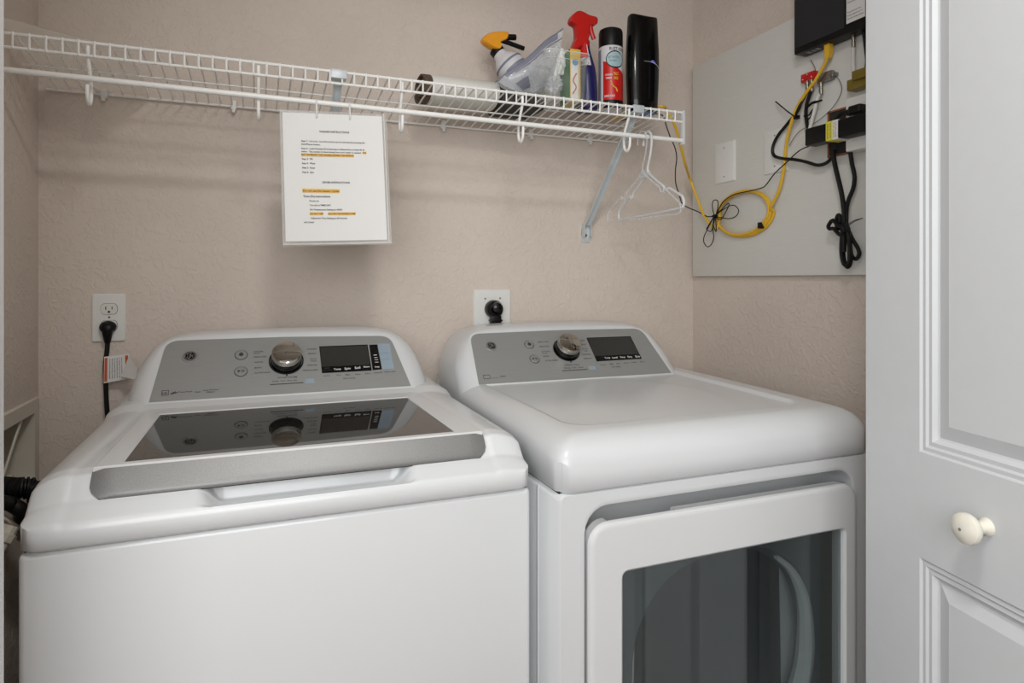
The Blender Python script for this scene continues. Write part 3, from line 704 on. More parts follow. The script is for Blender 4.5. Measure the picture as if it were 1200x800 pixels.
for x in (.165, .953):
    a, b = Vector((x, SY + .012, .462)), Vector((x, YB - .012, .172)); m = MB()
    d = (b - a).normalized(); n = Vector((0, -d.z, d.y)) * -1; ww = .0095
    sec = [(-ww, 0), (ww, 0), (ww, .007), (ww - .002, .007), (ww - .002, .002), (-ww + .002, .002), (-ww + .002, .007), (-ww, .007)]
    m.loft([[p + Vector((sx, 0, 0)) + n * sn for sx, sn in sec] for p in (a, b)])
    br = obj('brace', m, METALW, SH)
    m = MB(); m.box(x - .0135, x + .0135, YB - .004, YB, .118, .162, .001); m.box(x - .0135, x - .011, YB - .02, YB, .135, .178); m.box(x + .011, x + .0135, YB - .02, YB, .135, .178)
    obj('brace_foot', m, METALW, br)
    obj('screw', MB().lathe([(0, 0), (.005, 0), (.0035, .0025), (0, .0025)], (x, YB - .004, .140), (0, -1, 0), 12), STEEL, br)
    m = MB(); m.box(x - .017, x + .017, SY - .006, SY + .020, .4535, .4565, .001); m.box(x - .017, x + .017, SY - .0075, SY - .0050, .4535, .4715, .001); m.box(x - .017, x + .017, SY - .0075, SY + .004, .4713, .4735, .001)
    obj('brace_clip', m, METALW, br)
m = MB().sheet(12, 8, lambda u, v: (-.462 + .215 * u, SY + .006 + .275 * v, dz_(SY + .006 + .275 * v) + .003 + .030 * (1 - u) ** 1.5 * (1 - v) ** 1.2), (0, 0, .0012))
top('card_sheet', m, SHEET, 'pale flat card sheet lying on the left end of the wire shelf', 'sheet')

# ================= instruction sheet hanging from the rod =================
SGY = 1.462
c00 = Vector((0.0461, 1.462, 0.0732)); c10 = Vector((0.2826, 1.462, 0.0828)); c11 = Vector((0.2698, 1.462, 0.3822)); c01 = Vector((0.0392, 1.462, 0.37))
def sg(u, v, o=0):
    p = (c00 * (1 - u) + c10 * u) * (1 - v) + (c01 * (1 - u) + c11 * u) * v
    return Vector((p.x, p.y + .006 * math.sin(math.pi * u) * (1 - v) - .004 * (1 - v) - o, p.z))
SR = root('instruction_sheet', (.155, SGY, .07), 'white sheet of washer and dryer instructions in a clear sleeve hanging from the rod', 'sign')
m = MB().sheet(10, 10, lambda u, v: sg(u, v, -.0008), (0, .0006, 0)); obj('sleeve', m, SLEEVE, SR)
m = MB().sheet(10, 10, lambda u, v: sg(.025 + .93 * u, .035 + .945 * v), (0, .0004, 0)); pp = obj('paper_page', m, PAPER, SR)
m = MB().tube([sg(t / 10, .012, .0005) for t in range(11)], .0022, 6); m.tube([sg(.005, t / 10, 0) for t in range(11)], .0009, 5); m.tube([sg(.975, t / 10, 0) for t in range(11)], .0016, 5)
obj('sleeve_seam', m, SEAMS, SR)
def s_at(px, py):
    """sheet surface point under given sheet-plane metres"""
    return Vector((px, 0, py))
def onsheet(p):
    u0 = (p[0] - c00.x) / (c10.x - c00.x); v0 = (p[2] - c00.z) / (c01.z - c00.z)
    return Vector((p[0], sg(min(1, max(0, u0)), min(1, max(0, v0)), .0012).y, p[2]))
LN = MB()
for t_, A, B, h in (('WASHER INSTRUCTIONS', (0.1216, 1.462, 0.3291), (0.1866, 1.462, 0.3322), None),
    ('Step 1:  Lid Lock.  Lid will lock but can be unlocked by pressing the', (0.084, 1.462, 0.3052), (0.221, 1.462, 0.3117), .0032), ('Start/Pause button.', (0.084, 1.462, 0.2983), (0.1245, 1.462, 0.3), .0032),
    ('Step 2:  Load Sensing: Brief spinning is followed by an initial fill of', (0.084, 1.462, 0.2889), (0.2205, 1.462, 0.2954), .0032), ('water.  The washer is determining how much water is needed.  DO', (0.084, 1.462, 0.2822), (0.2239, 1.462, 0.289), .0032),
    ('NOT INTERRUPT THE WASHER DURING THIS SENSING', (0.0845, 1.462, 0.2753), (0.1962, 1.462, 0.2806), .0034),
    ('Step 3:  Fill', (0.0849, 1.462, 0.266), (0.1076, 1.462, 0.267), None), ('Step 4:  Wash', (0.0854, 1.462, 0.2563), (0.113, 1.462, 0.2576), None), ('Step 5:  Rinse', (0.0858, 1.462, 0.2467), (0.1127, 1.462, 0.2479), None), ('Step 6:  Spin', (0.0861, 1.462, 0.237), (0.1103, 1.462, 0.238), None),
    ('DRYER INSTRUCTIONS', (0.1285, 1.462, 0.2169), (0.1879, 1.462, 0.2196), None), ('Do not use the Sensor Cycles', (0.0876, 1.462, 0.1962), (0.1649, 1.462, 0.1993), .0046), ('Time Dry Instructions', (0.0881, 1.462, 0.1841), (0.1455, 1.462, 0.1865), .0044),
    ('Power on', (0.1013, 1.462, 0.1746), (0.121, 1.462, 0.1753), None), ('Turn dial to TIMED DRY', (0.1019, 1.462, 0.165), (0.1468, 1.462, 0.1668), .0034), ('Set Temperature Setting to HIGH', (0.1022, 1.462, 0.1554), (0.1714, 1.462, 0.1581), .0034),
    ('DO NOT USE', (0.1028, 1.462, 0.1462), (0.1299, 1.462, 0.1473), .0034), ('ECO DRY OR WRINKLE CARE', (0.1418, 1.462, 0.1477), (0.2001, 1.462, 0.1502), .0034), ('Adjust the Time Setting to 60 minutes', (0.1037, 1.462, 0.1365), (0.1822, 1.462, 0.1395), .0034), ('HIT START', (0.0901, 1.462, 0.1266), (0.1118, 1.462, 0.1273), None)):
    textmb(LN, t_, onsheet(A), onsheet(B), (0, 0, 1), h)
obj('lettering', LN, INK, pp, smooth=False)
for a_, b_, h in (((0.0836, 1.462, 0.2749), (0.1973, 1.462, 0.2805), .0060), ((0.2163, 1.462, 0.2884), (0.2251, 1.462, 0.2889), .0055), ((0.0861, 1.462, 0.1964), (0.1658, 1.462, 0.1994), .0086), ((0.1019, 1.462, 0.1462), (0.1308, 1.462, 0.1473), .0062), ((0.1407, 1.462, 0.1477), (0.2015, 1.462, 0.1502), .0062)):
    A, B = onsheet(a_), onsheet(b_); up = Vector((0, 0, h / 2)); o = Vector((0, .0005, 0)); obj('highlighter_mark', MB().prism([A - up + o, B - up + o, B + up + o, A + up + o], (0, .0002, 0)), HILITE, pp, smooth=False)
for i, px in enumerate(((0.1163, 1.462, 0.3645), (0.1883, 1.462, 0.3676))):
    x = px[0]; z = px[2]; zr = .3965 - (x + .47) * .0054 
    pts = [(x, SY + .0065, zr), (x, SY, zr + .0085), (x, SY - .007, zr), (x, SGY - .0035, z + .008), (x, SGY - .003, z - .003), (x, SGY + .003, z - .004), (x, SY + .004, z + .010)]
    m = MB().tube(pts, .0021, 8, smooth=4, loop=True)
    top('binder_ring', m, PLATEW, ('left' if i == 0 else 'right') + ' small white ring holding the instruction sheet on the rod', 'ring', 'rings holding the instruction sheet')

# ================= hangers =================
def hanger(name, m_, x0, ty, zn, yl, yr, zl, zr_, r, label, tilt=0, bow=0):
    R_ = root(name, (x0, SY, zn - .1), label, 'hanger', 'hangers on the right end of the rod')
    zr0 = .3925
    def Q(y, z): return (x0 + tilt * (y - SY) + bow, y, z)
    m = MB().tube([Q(SY + .020, zr0 - .022), Q(SY + .018, zr0 - .004), Q(SY + .008, zr0 + .0115), Q(SY - .006, zr0 + .0115), Q(SY - .017, zr0 + .001), Q(SY - .019, zr0 - .020), Q(SY - .012, zr0 - .055), Q(SY - .002, zr0 - .080), Q(SY, zn)], r, 8, smooth=4)
    obj('hook', m, m_, R_)
    m = MB()
    for ye, ze in ((yl, zl), (yr, zr_)):
        s_ = 1 if ye > SY else -1; L_ = abs(ye - SY)
        m.tube([Q(SY, zn), Q(SY + s_ * L_ * .30, zn - .032), Q(SY + s_ * L_ * .46, zn - .048), Q(SY + s_ * L_ * .50, zn - .060), Q(SY + s_ * L_ * .56, zn - .062), Q(SY + s_ * L_ * .60, zn - .055), Q(SY + s_ * L_ * .86, (zn * .22 + ze * .78) - .002), Q(SY + s_ * L_ * .97, ze + .008), Q(SY + s_ * L_, ze - .008), Q(SY + s_ * L_ * .97, ze - .018)], r * 1.05, 8, smooth=4)
    m.prism([Q(SY + .018, zn - .014), Q(SY - .018, zn - .014), Q(SY, zn + .010)], (.004, 0, 0))
    obj('shoulder_arms', m, m_, R_)
    m = MB().tube([Q(SY + (yl - SY) * .97, zl - .018), Q(SY, (zl + zr_) / 2 - .020), Q(SY + (yr - SY) * .97, zr_ - .018)], r, 8, smooth=4)
    obj('trouser_bar', m, m_, R_)
    return R_
hanger('clothes_hanger', PLASTW, .985, 0, .294, 1.622, 1.312, .196, .200, .0033, 'opaque white plastic clothes hanger, front one on the right end of the rod')
hanger('clothes_hanger', FILM, .968, 0, .292, 1.630, 1.322, .190, .186, .0022, 'clear plastic clothes hanger just behind the opaque white one', -.10)

# ================= things on the shelf =================
# rolled paper
def oval(cx, cz, ry, rz, x, n=28, w=0): return [(x + w * math.sin(3 * 2 * math.pi * k / n), cx + ry * math.cos(2 * math.pi * k / n) * (1 + .02 * math.sin(5 * k)), cz + rz * math.sin(2 * math.pi * k / n)) for k in range(n)]
ry_, rz_ =   .062, .0365; cy_ = 1.625; cz_ = dz_(cy_) + .003 + rz_ + .003
T = root('towel_roll', (.5, cy_, dz_(cy_)), 'rolled white towel with dark brown end lying on the wire shelf', 'roll')
m = MB().loft([oval(cy_, cz_, ry_ * f, rz_ * f, x) for x, f in ((.405, .93), (.41, 1), (.5, 1.02), (.585, 1.0), (.59, .94))]); obj('towel_body', m, TOWEL, T)
m = MB()
for f, x in ((1.0, .386), (.78, .392), (.56, .389), (.34, .394)):
    a = oval(cy_, cz_, ry_ * f * .97, rz_ * f * .97, x); b = oval(cy_, cz_, ry_ * f * .97 - .006, rz_ * f * .97 - .005, x); a2 = oval(cy_, cz_, ry_ * f * .97, rz_ * f * .97, .410); b2 = oval(cy_, cz_, ry_ * f * .97 - .006, rz_ * f * .97 - .005, .410)
    m.loft([a, b, b2, a2], loop=True)
obj('brown_end', m, BROWN, T)
# dark folded cloth
m = MB().box(.598, .725, 1.57, 1.70, dz_(1.63) + .007, dz_(1.63) + .040, .012, 3)
m.v = [(x, y, z + (.055 * max(0, (.655 - x) / .057) if z > dz_(1.63) + .02 else 0)) for x, y, z in m.v]
top('folded_cloth', m, DARKG, 'charcoal folded cloth lying between the towel roll and the plastic bag', 'cloth')
# leaning spray bottle with amber head
A = Vector((0.6195, 1.66, 0.635)); B = Vector((0.7166, 1.62, 0.5153)); ax = (B - A).normalized(); Lb = (B - A).length
R_ = root('spray_bottle', B, 'white spray bottle with amber head and black trigger, leaning behind the plastic bag', 'spray bottle')
m = MB().lathe([(0, 0), (.019, 0), (.021, .012), (.031, .024), (.040, .038), (.043, .055), (.043, Lb), (.039, Lb + .006), (0, Lb + .006)], A, ax, 32)
bb = obj('bottle_body', m, BOTW, R_)
m = MB().lathe([(.0405, .040), (.0420, .041), (.0430, .046), (.0410, .0465), (.0405, .040)], A, ax, 32); obj('ring_print', m, GREYP, bb)
m = MB()
xd = ax.cross(Vector((0, -1, 0))).normalized(); fw = ax.cross(xd).normalized(); 
if fw.y > 0: fw = -fw
def lab(a0, a1, h0, h1, r):
    P = []
    for k in range(9):
        a = a0 + (a1 - a0) * k / 8; P.append((math.cos(a), math.sin(a)))
    return [[A + ax * h + (fw * c_ + xd * s_) * r for c_, s_ in P] for h in (h0, h1)]
m.loft(lab(-.9, .9, .062, Lb - .005, .0434), closed=False, cap0=False, cap1=False); obj('bottle_label', m, GREYP, bb)
m = MB().lathe([(0, -.014), (.019, -.014), (.0205, -.011), (.0205, .003), (0, .003)], A, ax, 24); obj('collar', m, BLACKP, R_)
up = -ax; rt = Vector((1, 0, .12)).normalized(); H0 = A + up * .018
def hd(a, b): return Vector((-0.3098, 1, 0.359)) * 0 + a
hp = [(0.6151, 1.655, 0.6375), (0.5873, 1.655, 0.6457), (0.5698, 1.655, 0.6574), (0.5723, 1.655, 0.6696), (0.5949, 1.655, 0.6834), (0.6278, 1.655, 0.6905), (0.6432, 1.655, 0.6891), (0.6406, 1.655, 0.672), (0.6202, 1.655, 0.6597), (0.6227, 1.655, 0.6481)]
hp = [tuple(p) for p in crom([Vector(p) for p in hp], 4, True)]
m = MB().loft([[(x + (cxx - x) * .12, y + o, z + (czz - z) * .12) if abs(o) > .012 else (x, y + o, z) for x, y, z in hp] for o in (-.016, -.011, .011, .016) for cxx, czz in [(sum(p[0] for p in hp) / 40, sum(p[2] for p in hp) / 40)]])
obj('spray_head', m, ORANGE, R_)
m = MB().tube([(0.6329, 1.655, 0.6793), (0.669, 1.655, 0.6837)], .0085, 12); obj('nozzle', m, BLACKP, R_)
m = MB().tube([(0.6304, 1.655, 0.6682), (0.6534, 1.655, 0.6642), (0.695, 1.655, 0.6555)], .0065, 10, smooth=3); obj('trigger', m, BLACKP, R_)
# zip bag
def bagp(u, v):
    A0, A1, B0, B1 = Vector((0.5649, 1.52, 0.5091)), Vector((0.752, 1.52, 0.6743)), Vector((0.644, 1.545, 0.4872)), Vector((0.7388, 1.545, 0.5296))
    p = (A0 * (1 - u) + A1 * u) * (1 - v) + (B0 * (1 - u) + B1 * u) * v
    return Vector((p.x, p.y - .030 * math.sin(math.pi * v) * math.sin(math.pi * u) + .004 * math.sin(9 * u + 6 * v), p.z + .003 * math.sin(11 * u)))
BG = root('zip_bag', (0.6768, 1.53, 0.4867), 'clear zip-top plastic bag with slanting blue-grey zipper, beside the clear bin', 'bag')
m = MB().sheet(18, 14, bagp, (0, .0005, 0)); obj('bag_film', m, FILM, BG)
m = MB().sheet(18, 14, lambda u, v: bagp(u, v) + Vector((0, .018 + .03 * math.sin(math.pi * v) * math.sin(math.pi * u), 0)), (0, .0005, 0)); obj('bag_film', m, FILM, BG)
m = MB().tube([bagp(t / 10, .0) + Vector((0, -.002, 0)) for t in range(11)], .0016, 6); m.tube([bagp(t / 10, .17) + Vector((0, -.002, 0)) for t in range(2, 11)], .0011, 6); obj('zipper', m, GREYP, BG)
m = MB().sheet(6, 3, lambda u, v: bagp(.10 + .82 * u, .02 + .11 * v) + Vector((0, -.0015, 0)), (0, .0004, 0)); obj('zipper_band', m, GREYP, BG)
m = MB().sheet(6, 4, lambda u, v: bagp(.08 + .2 * u, .5 + .35 * v) + Vector((0, -.001, 0)), (0, .0004, 0)); obj('print_patch', m, GREYP, BG)
# clear bin
bz = dz_(1.55) + .006; bx0, bx1, by0, by1 = .693, .806, 1.488, 1.598; bh = .128
BN = root('clear_bin', ((bx0 + bx1) / 2, 1.545, bz), 'clear plastic bin holding tissue and small packets on the shelf', 'bin')
def rr(g, z, r=.016): return [(x, y, z) for x, y in rrect(bx0 - g, bx1 + g, by0 - g, by1 + g, r, 5)]
m = MB().loft([rr(-.006, bz), rr(0, bz + .004), rr(.006, bz + bh), rr(.010, bz + bh), rr(.010, bz + bh - .008), rr(.0085, bz + bh - .008), rr(.0075, bz + bh - .0015), rr(.0035, bz + bh - .002), rr(-.002, bz + .006), rr(-.008, bz + .003)])
obj('bin_body', m, CLEAR, BN)
m = MB().tube([p for p in rr(.0095, bz + bh)], .0016, 6, loop=True); m.tube([p for p in rr(-.003, bz + .002)], .0020, 6, loop=True); m.tube([p for p in rr(.008, bz + bh - .020)], .0008, 5, loop=True); obj('bin_rim', m, SEAMS, BN)
# tissue, foil ball inside the bin
def blobmesh(c, r, seed, amp, sx=1, sy=1, sz=1):
    bm = bmesh.new(); bmesh.ops.create_icosphere(bm, subdivisions=4, radius=1)
    for v in bm.verts:
        d = v.co.normalized(); k = 1 + amp * noise.noise(d * 2.3 + Vector((seed, 0, 0))) + amp * .5 * abs(noise.noise(d * 6 + Vector((0, seed, 0))))
        v.co = Vector((c[0] + d.x * r * k * sx, c[1] + d.y * r * k * sy, c[2] + d.z * r * k * sz))
    return MB().bm(bm)
top('crumpled_tissue', blobmesh((0.7439, 1.545, 0.5902), .036, 3.1, .5, .62, .6, 1.1), TISSUE, 'white crumpled tissue sticking up in the clear bin', 'tissue')
top('plastic_wrap_ball', blobmesh((0.7314, 1.535, 0.5236), .026, 8.7, .6, .85, .7, .75), FILM, 'crumpled clear plastic wrap at the bottom of the clear bin', 'wrap')
m = MB()
x0, x1, y0, y1 = .7655, .7965, 1.505, 1.565; zt = bz + .147
PK = root('packet_box', (.781, 1.535, bz + .004), 'upright green and yellow packet box in the clear bin', 'box')
m.box(x0, x1, y0, y1, bz + .006, zt, .001); pk = obj('carton', m, YELLOW, PK)
m = MB().add([(x0 - .0006, y0 + .001, bz + .006), (x0 - .0006, y1, bz + .006), (x0 - .0006, y1, zt - .012), (x0 - .0006, y0 + .001, zt)], [(0, 1, 2, 3)]); obj('green_side', m, GREEN, pk)
m = MB().box(x0 + .002, x1 - .007, y0 - .0012, y0, bz + .010, zt - .030, .0004); obj('white_label', m, PAPER, pk)
m = MB().lathe([(0, 0), (.009, 0), (.009, .0008), (0, .0008)], (x0 + .014, y0 - .0012, zt - .036), (0, -1, 0), 20); obj('round_mark', m, BLUEB, pk)
m = MB()
m.tube([(x0 + .006, y0 - .0014, bz + .026), (x0 + .017, y0 - .0014, bz + .045), (x0 + .008, y0 - .0014, bz + .062), (x0 + .018, y0 - .0014, bz + .082)], .0018, 6, smooth=4); obj('pink_squiggle', m, REDLAB, pk)
# red trigger sprayer
rx, ryy = .847, 1.555; rz = dz_(ryy) + .004
RS = root('red_spray_bottle', (rx, ryy, rz), 'navy spray bottle with bright red trigger head, standing right of the clear bin', 'spray bottle')
prof = [(0, 0, 0), (.027, .0, -.006), (.030, .006, -.007), (.030, .05, -.007), (.0285, .09, -.008), (.0255, .12, -.009), (.021, .142, -.0105), (.0175, .158, -.012), (.0155, .170, -.013), (.014, .180, -.014)]
rings = []
for r, h, sh in prof[1:]:
    rings.append([(rx + sh + r * 1.0 * math.cos(2 * math.pi * k / 28), ryy + r * 1.15 * math.sin(2 * math.pi * k / 28), rz + h) for k in range(28)])
m = MB().loft(rings); sb = obj('bottle_body', m, NAVY, RS)
m = MB()
def sleeve(h0, h1, a0_, a1_, g=.0006):
    out = []
    for r, h, sh in [p for p in prof[1:] if h0 <= p[1] <= h1]:
        out.append([(rx + sh + (r + g) * math.cos(a), ryy + (r + g) * 1.15 * math.sin(a), rz + h) for a in [math.pi * (a0_ + (a1_ - a0_) * k / 12) for k in range(13)]])
    return out
m.loft(sleeve(.12, .18, .75, 1.52), closed=False, cap0=False, cap1=False); obj('white_shoulder_print', m, BOTW, sb)
m = MB().loft(sleeve(.142, .18, .75, 1.46, .0012), closed=False, cap0=False, cap1=False); obj('red_shoulder_print', m, RED, sb)
Yr = 1.552
hp = [(0.7886, 1.552, 0.6262), (0.8043, 1.552, 0.6329), (0.8281, 1.552, 0.6503), (0.8414, 1.552, 0.6734), (0.8414, 1.552, 0.7017), (0.8642, 1.552, 0.7087), (0.865, 1.552, 0.7266), (0.8414, 1.552, 0.7301), (0.8122, 1.552, 0.7373), (0.7912, 1.552, 0.7247), (0.7834, 1.552, 0.7048), (0.7991, 1.552, 0.6955), (0.8017, 1.552, 0.663), (0.7965, 1.552, 0.6506)]
hp = [tuple(p) for p in crom([Vector((x + .0025, y, z)) for x, y, z in hp], 4, True)]
cxx = sum(p[0] for p in hp) / len(hp); czz = sum(p[2] for p in hp) / len(hp)
m = MB().loft([[(x + (cxx - x) * k, y + o, z + (czz - z) * k) for x, y, z in hp] for o, k in ((-.013, .10), (-.010, .0), (.010, 0), (.013, .10))])
obj('spray_head', m, RED, RS)
m = MB().tube([(0.8499, 1.548, 0.7109), (0.8526, 1.548, 0.6877), (0.8606, 1.548, 0.6676)], .0062, 10, smooth=3); obj('trigger', m, RED, RS)
m = MB().lathe([(.014, .172), (.0165, .174), (.0165, .192), (.0135, .198)], (rx - .014, ryy, rz), (0, 0, 1), 24); obj('collar', m, RED, RS)
# aerosol can
cx, cy = .9045, 1.532; cz = dz_(cy) + .004; cr = .0332
AC = root('aerosol_can', (cx, cy, cz), 'aerosol paint can with black cap and red and white label, beside the black bottle', 'can')
m = MB().lathe([(0, 0), (.030, 0), (cr, .003), (cr, .172), (.031, .178), (0, .178)], (cx, cy, cz), n=40); cb = obj('can_body', m, BOTW, AC)
m = MB().lathe([(0, .172), (.0328, .172), (.0333, .176), (.0333, .214), (.031, .222), (.026, .225), (.024, .222), (0, .2215)], (cx, cy, cz), n=40); obj('can_cap', m, BLACKP, AC)
def patch(a0, a1, h0, h1, g, n=14, cx=cx, cy=cy, cz=cz, R=cr, tilt=0):
    rows = []
    for h in (h0, h1):
        rows.append([(cx + (R + g) * math.cos(math.radians(a)), cy + (R + g) * math.sin(math.radians(a)), cz + h + (tilt * (k / n) if h == h1 else 0)) for k, a in enumerate([a0 + (a1 - a0) * k / n for k in range(n + 1)])])
    return MB().loft(rows, closed=False, cap0=False, cap1=False)
obj('red_print', patch(-158, -20, .022, .132, .0004, tilt=-.040), RED, cb); obj('dark_print', patch(-158, -20, .002, .024, .0005), BLACKP, cb)
obj('grey_strip', patch(-212, -172, .004, .165, .0004), GREYP, cb)
def wraptext(mb, s_, a0, a1, h, hh, R=cr + .0009, c_=(cx, cy, cz)):
    t = MB(); textmb(t, s_, (0, 0, 0), (1, 0, 0), (0, 1, 0), hh * 1)
    mb.add([(c_[0] + R * math.cos(math.radians(a0 + (a1 - a0) * v[0])), c_[1] + R * math.sin(math.radians(a0 + (a1 - a0) * v[0])), c_[2] + h + v[1]) for v in t.v], t.f)
m = MB(); wraptext(m, 'RUST-OLEUM', -126, -30, .163, .008); wraptext(m, 'PREMIUM CUSTOM', -150, -90, .012, .004, cr + .0011); obj('lettering', m, INK, cb, smooth=False)
def cdisc(a, h, ra, rh, g):
    P = [(a + ra * math.cos(2 * math.pi * k / 24), h + rh * math.sin(2 * math.pi * k / 24)) for k in range(24)]
    return [(cx + (cr + g) * math.cos(math.radians(q)), cy + (cr + g) * math.sin(math.radians(q)), cz + v) for q, v in P]
def cfan(a, h, ra, rh, g):
    P = cdisc(a, h, ra, rh, g); c_ = (cx + (cr + g) * math.cos(math.radians(a)), cy + (cr + g) * math.sin(math.radians(a)), cz + h)
    mids = [tuple((p + q) / 2 for p, q in zip(P[k], c_)) for k in range(24)]
    Q = cdisc(a, h, ra / 2, rh / 2, g); return MB().add(P + Q + [c_], [(k, (k + 1) % 24, 24 + (k + 1) % 24, 24 + k) for k in range(24)] + [(24 + k, 24 + (k + 1) % 24, 48) for k in range(24)])
o_ = obj('oval_border', cfan(-98, .134, 46, .024, .0008), BLACKP, cb); obj('oval_print', cfan(-98, .134, 42, .0205, .0012), TEAL, cb)
m = MB(); wraptext(m, 'AUTOMOTIVE', -132, -80, .140, .006, cr + .0016); wraptext(m, 'PRIMER', -125, -90, .130, .004, cr + .0016); obj('lettering', m, GREYP, cb, smooth=False)
m = MB(); wraptext(m, 'SANDABLE', -145, -112, .092, .005); wraptext(m, 'PRIMER', -143, -115, .083, .005); wraptext(m, 'DRIES FAST', -150, -100, .034, .006); obj('lettering', m, INKW, cb, smooth=False)
m = MB()
for h, s_ in ((.095, 'FILLS'), (.083, 'SANDS')): wraptext(m, s_, -106, -84, h, .008)
m.tube([(cx + (cr + .001) * math.cos(math.radians(a)), cy + (cr + .001) * math.sin(math.radians(a)), cz + h) for a, h in ((-120, .075), (-114, .064), (-104, .058), (-96, .056), (-88, .046))], .0016, 6)
obj('yellow_lettering', m, YELLOW, cb, smooth=False)
# black oval bottle standing on its cap
kx, ky = 1.000, 1.520; kz = dz_(ky) + .006
BK = root('black_bottle', (kx, ky, kz), 'tall glossy black oval bottle near the right end of the shelf', 'bottle')
prof = [(.042, 0), (.045, .004), (.046, .03), (.0485, .08), (.0500, .13), (.0490, .18), (.0465, .225), (.0450, .252), (.0442, .262), (.042, .2655)]
rings = []
for r, h in prof:
    rings.append([(kx + r * math.copysign(abs(math.cos(a)) ** .8, math.cos(a)), ky + r * .58 * math.copysign(abs(math.sin(a)) ** .8, math.sin(a)), kz + h + (.004 * math.cos(2 * a) if h > .25 else 0)) for a in [2 * math.pi * k / 36 for k in range(36)]])
m = MB().loft(rings); kb_ = obj('bottle_body', m, BLACKG, BK)
m = MB().loft([[(kx + r * math.cos(2 * math.pi * k / 28), ky + r * .58 * math.sin(2 * math.pi * k / 28), kz + h) for k in range(28)] for r, h in ((.038, -.0035), (.041, -.0015), (.041, .001))]); obj('base', m, BLUEP, BK)
m = MB().sheet(8, 1, lambda u, v: (kx + .008 + .020 * u, ky - .0288 + .0008 * u, kz + .134 + (.008 * v) * math.sin(math.pi * min(1, u + .08)) - .004 * u), (0, .0006, 0)); obj('logo_arc', m, LAV, kb_)
m = MB().tube([(kx - .013, ky - .0290, kz + .1345), (kx + .010, ky - .0290, kz + .135), (kx + .030, ky - .0275, kz + .128), (kx + .040, ky - .0225, kz + .120)], .0005, 5, smooth=3); obj('thin_line', m, PLASTW, kb_)

# ================= outlets on the back wall =================
def plate(name, x0, x1, z0, z1, y, label, cat='outlet', th=.006):
    m = MB(); m.loft([[(x, yy, z) for x, z in rrect(x0 + g, x1 - g, z0 + g, z1 - g, .004, 4)] for g, yy in ((0, y), (0, y - th * .45), (.003, y - th))])
    R_ = root(name, ((x0 + x1) / 2, y, z0), label, cat); obj('cover_plate', m, PLATEW, R_); return R_
a, b = (-0.3722, 1.77, -0.1483), (-0.3018, 1.77, -0.0331)
P1 = plate('wall_outlet', a[0], b[0], a[2], b[2], YB, 'white double wall outlet above the left side of the washer')
ocx = (a[0] + b[0]) / 2 - .001
def socket(R_, cx, cz):
    P = []
    for k in range(28):
        t = 2 * math.pi * k / 28; P.append((cx + .0172 * math.cos(t), cz + max(-.0125, min(.0125, .0172 * math.sin(t)))))
    m = MB().loft([[(x, YB - .006, z) for x, z in P], [(x, YB - .0085, z) for x, z in P]]); s_ = obj('socket', m, IVORY, R_)
    m = MB().loft([[(cx + (x - cx) * 1.05, YB - .0058, cz + (z - cz) * 1.06) for x, z in P], [(cx + (x - cx) * 1.05, YB - .0064, cz + (z - cz) * 1.06) for x, z in P]]); obj('socket_groove', m, INKG, s_)
    m = MB(); m.box(cx - .0075, cx - .0055, YB - .0090, YB - .008, cz - .002, cz + .006); obj('slot', m, BLACKP, s_)
    m = MB(); m.box(cx + .0055, cx + .0072, YB - .0090, YB - .008, cz - .001, cz + .006); obj('slot', m, BLACKP, s_)
    obj('ground_hole', MB().lathe([(0, 0), (.0026, 0), (.0026, .0008), (0, .0008)], (cx, YB - .0084, cz - .0068), (0, -1, 0), 14), BLACKP, s_)
s1 = (-0.3354, 1.76, -0.0692); s2 = (-0.3354, 1.76, -0.112)
socket(P1, s1[0], s1[2]); socket(P1, s1[0], s1[2] - .040)
obj('screw', MB().lathe([(0, 0), (.0028, 0), (.002, .001), (0, .001)], (s1[0], YB - .006, s1[2] - .020), (0, -1, 0), 12), STEEL, P1)
# washer plug and cord
pc = Vector((s1[0] - .001, YB - .010, s1[2] - .042))
PL = root('washer_power_cord', (pc.x, YB - .02, -.55), 'black power cord plugged into the double outlet, running down behind the washer', 'power cord')
def ovalring(c, rx_, rz_, n=20): return [(c[0] + rx_ * math.cos(2 * math.pi * k / n), c[1], c[2] + rz_ * math.sin(2 * math.pi * k / n)) for k in range(n)]
m = MB().loft([ovalring((pc.x, pc.y + .002, pc.z), .017, .0135), ovalring((pc.x, pc.y - .005, pc.z), .018, .0145), ovalring((pc.x, pc.y - .011, pc.z - .002), .0165, .0135), ovalring((pc.x, pc.y - .018, pc.z - .004), .012, .010), ovalring((pc.x, pc.y - .021, pc.z - .005), .005, .004)])
m.tube([(pc.x, pc.y - .011, pc.z - .006), (pc.x, pc.y - .011, pc.z - .018), (pc.x, pc.y - .010, pc.z - .030), (pc.x, pc.y - .009, pc.z - .038)], lambda t: .0125 - .0065 * t, 12)
obj('plug', m, BLACKP, PL)
m = MB().tube([(pc.x, pc.y - .009, pc.z - .034), (-0.3369, 1.75, -0.1659), (-0.3404, 1.75, -0.1961), (-0.3399, 1.75, -0.2366), (-0.3378, 1.75, -0.2974), (-0.3343, 1.75, -0.3483), (-0.3309, 1.75, -0.4296)], .0052, 10, smooth=5); obj('cord', m, BLACKC, PL)
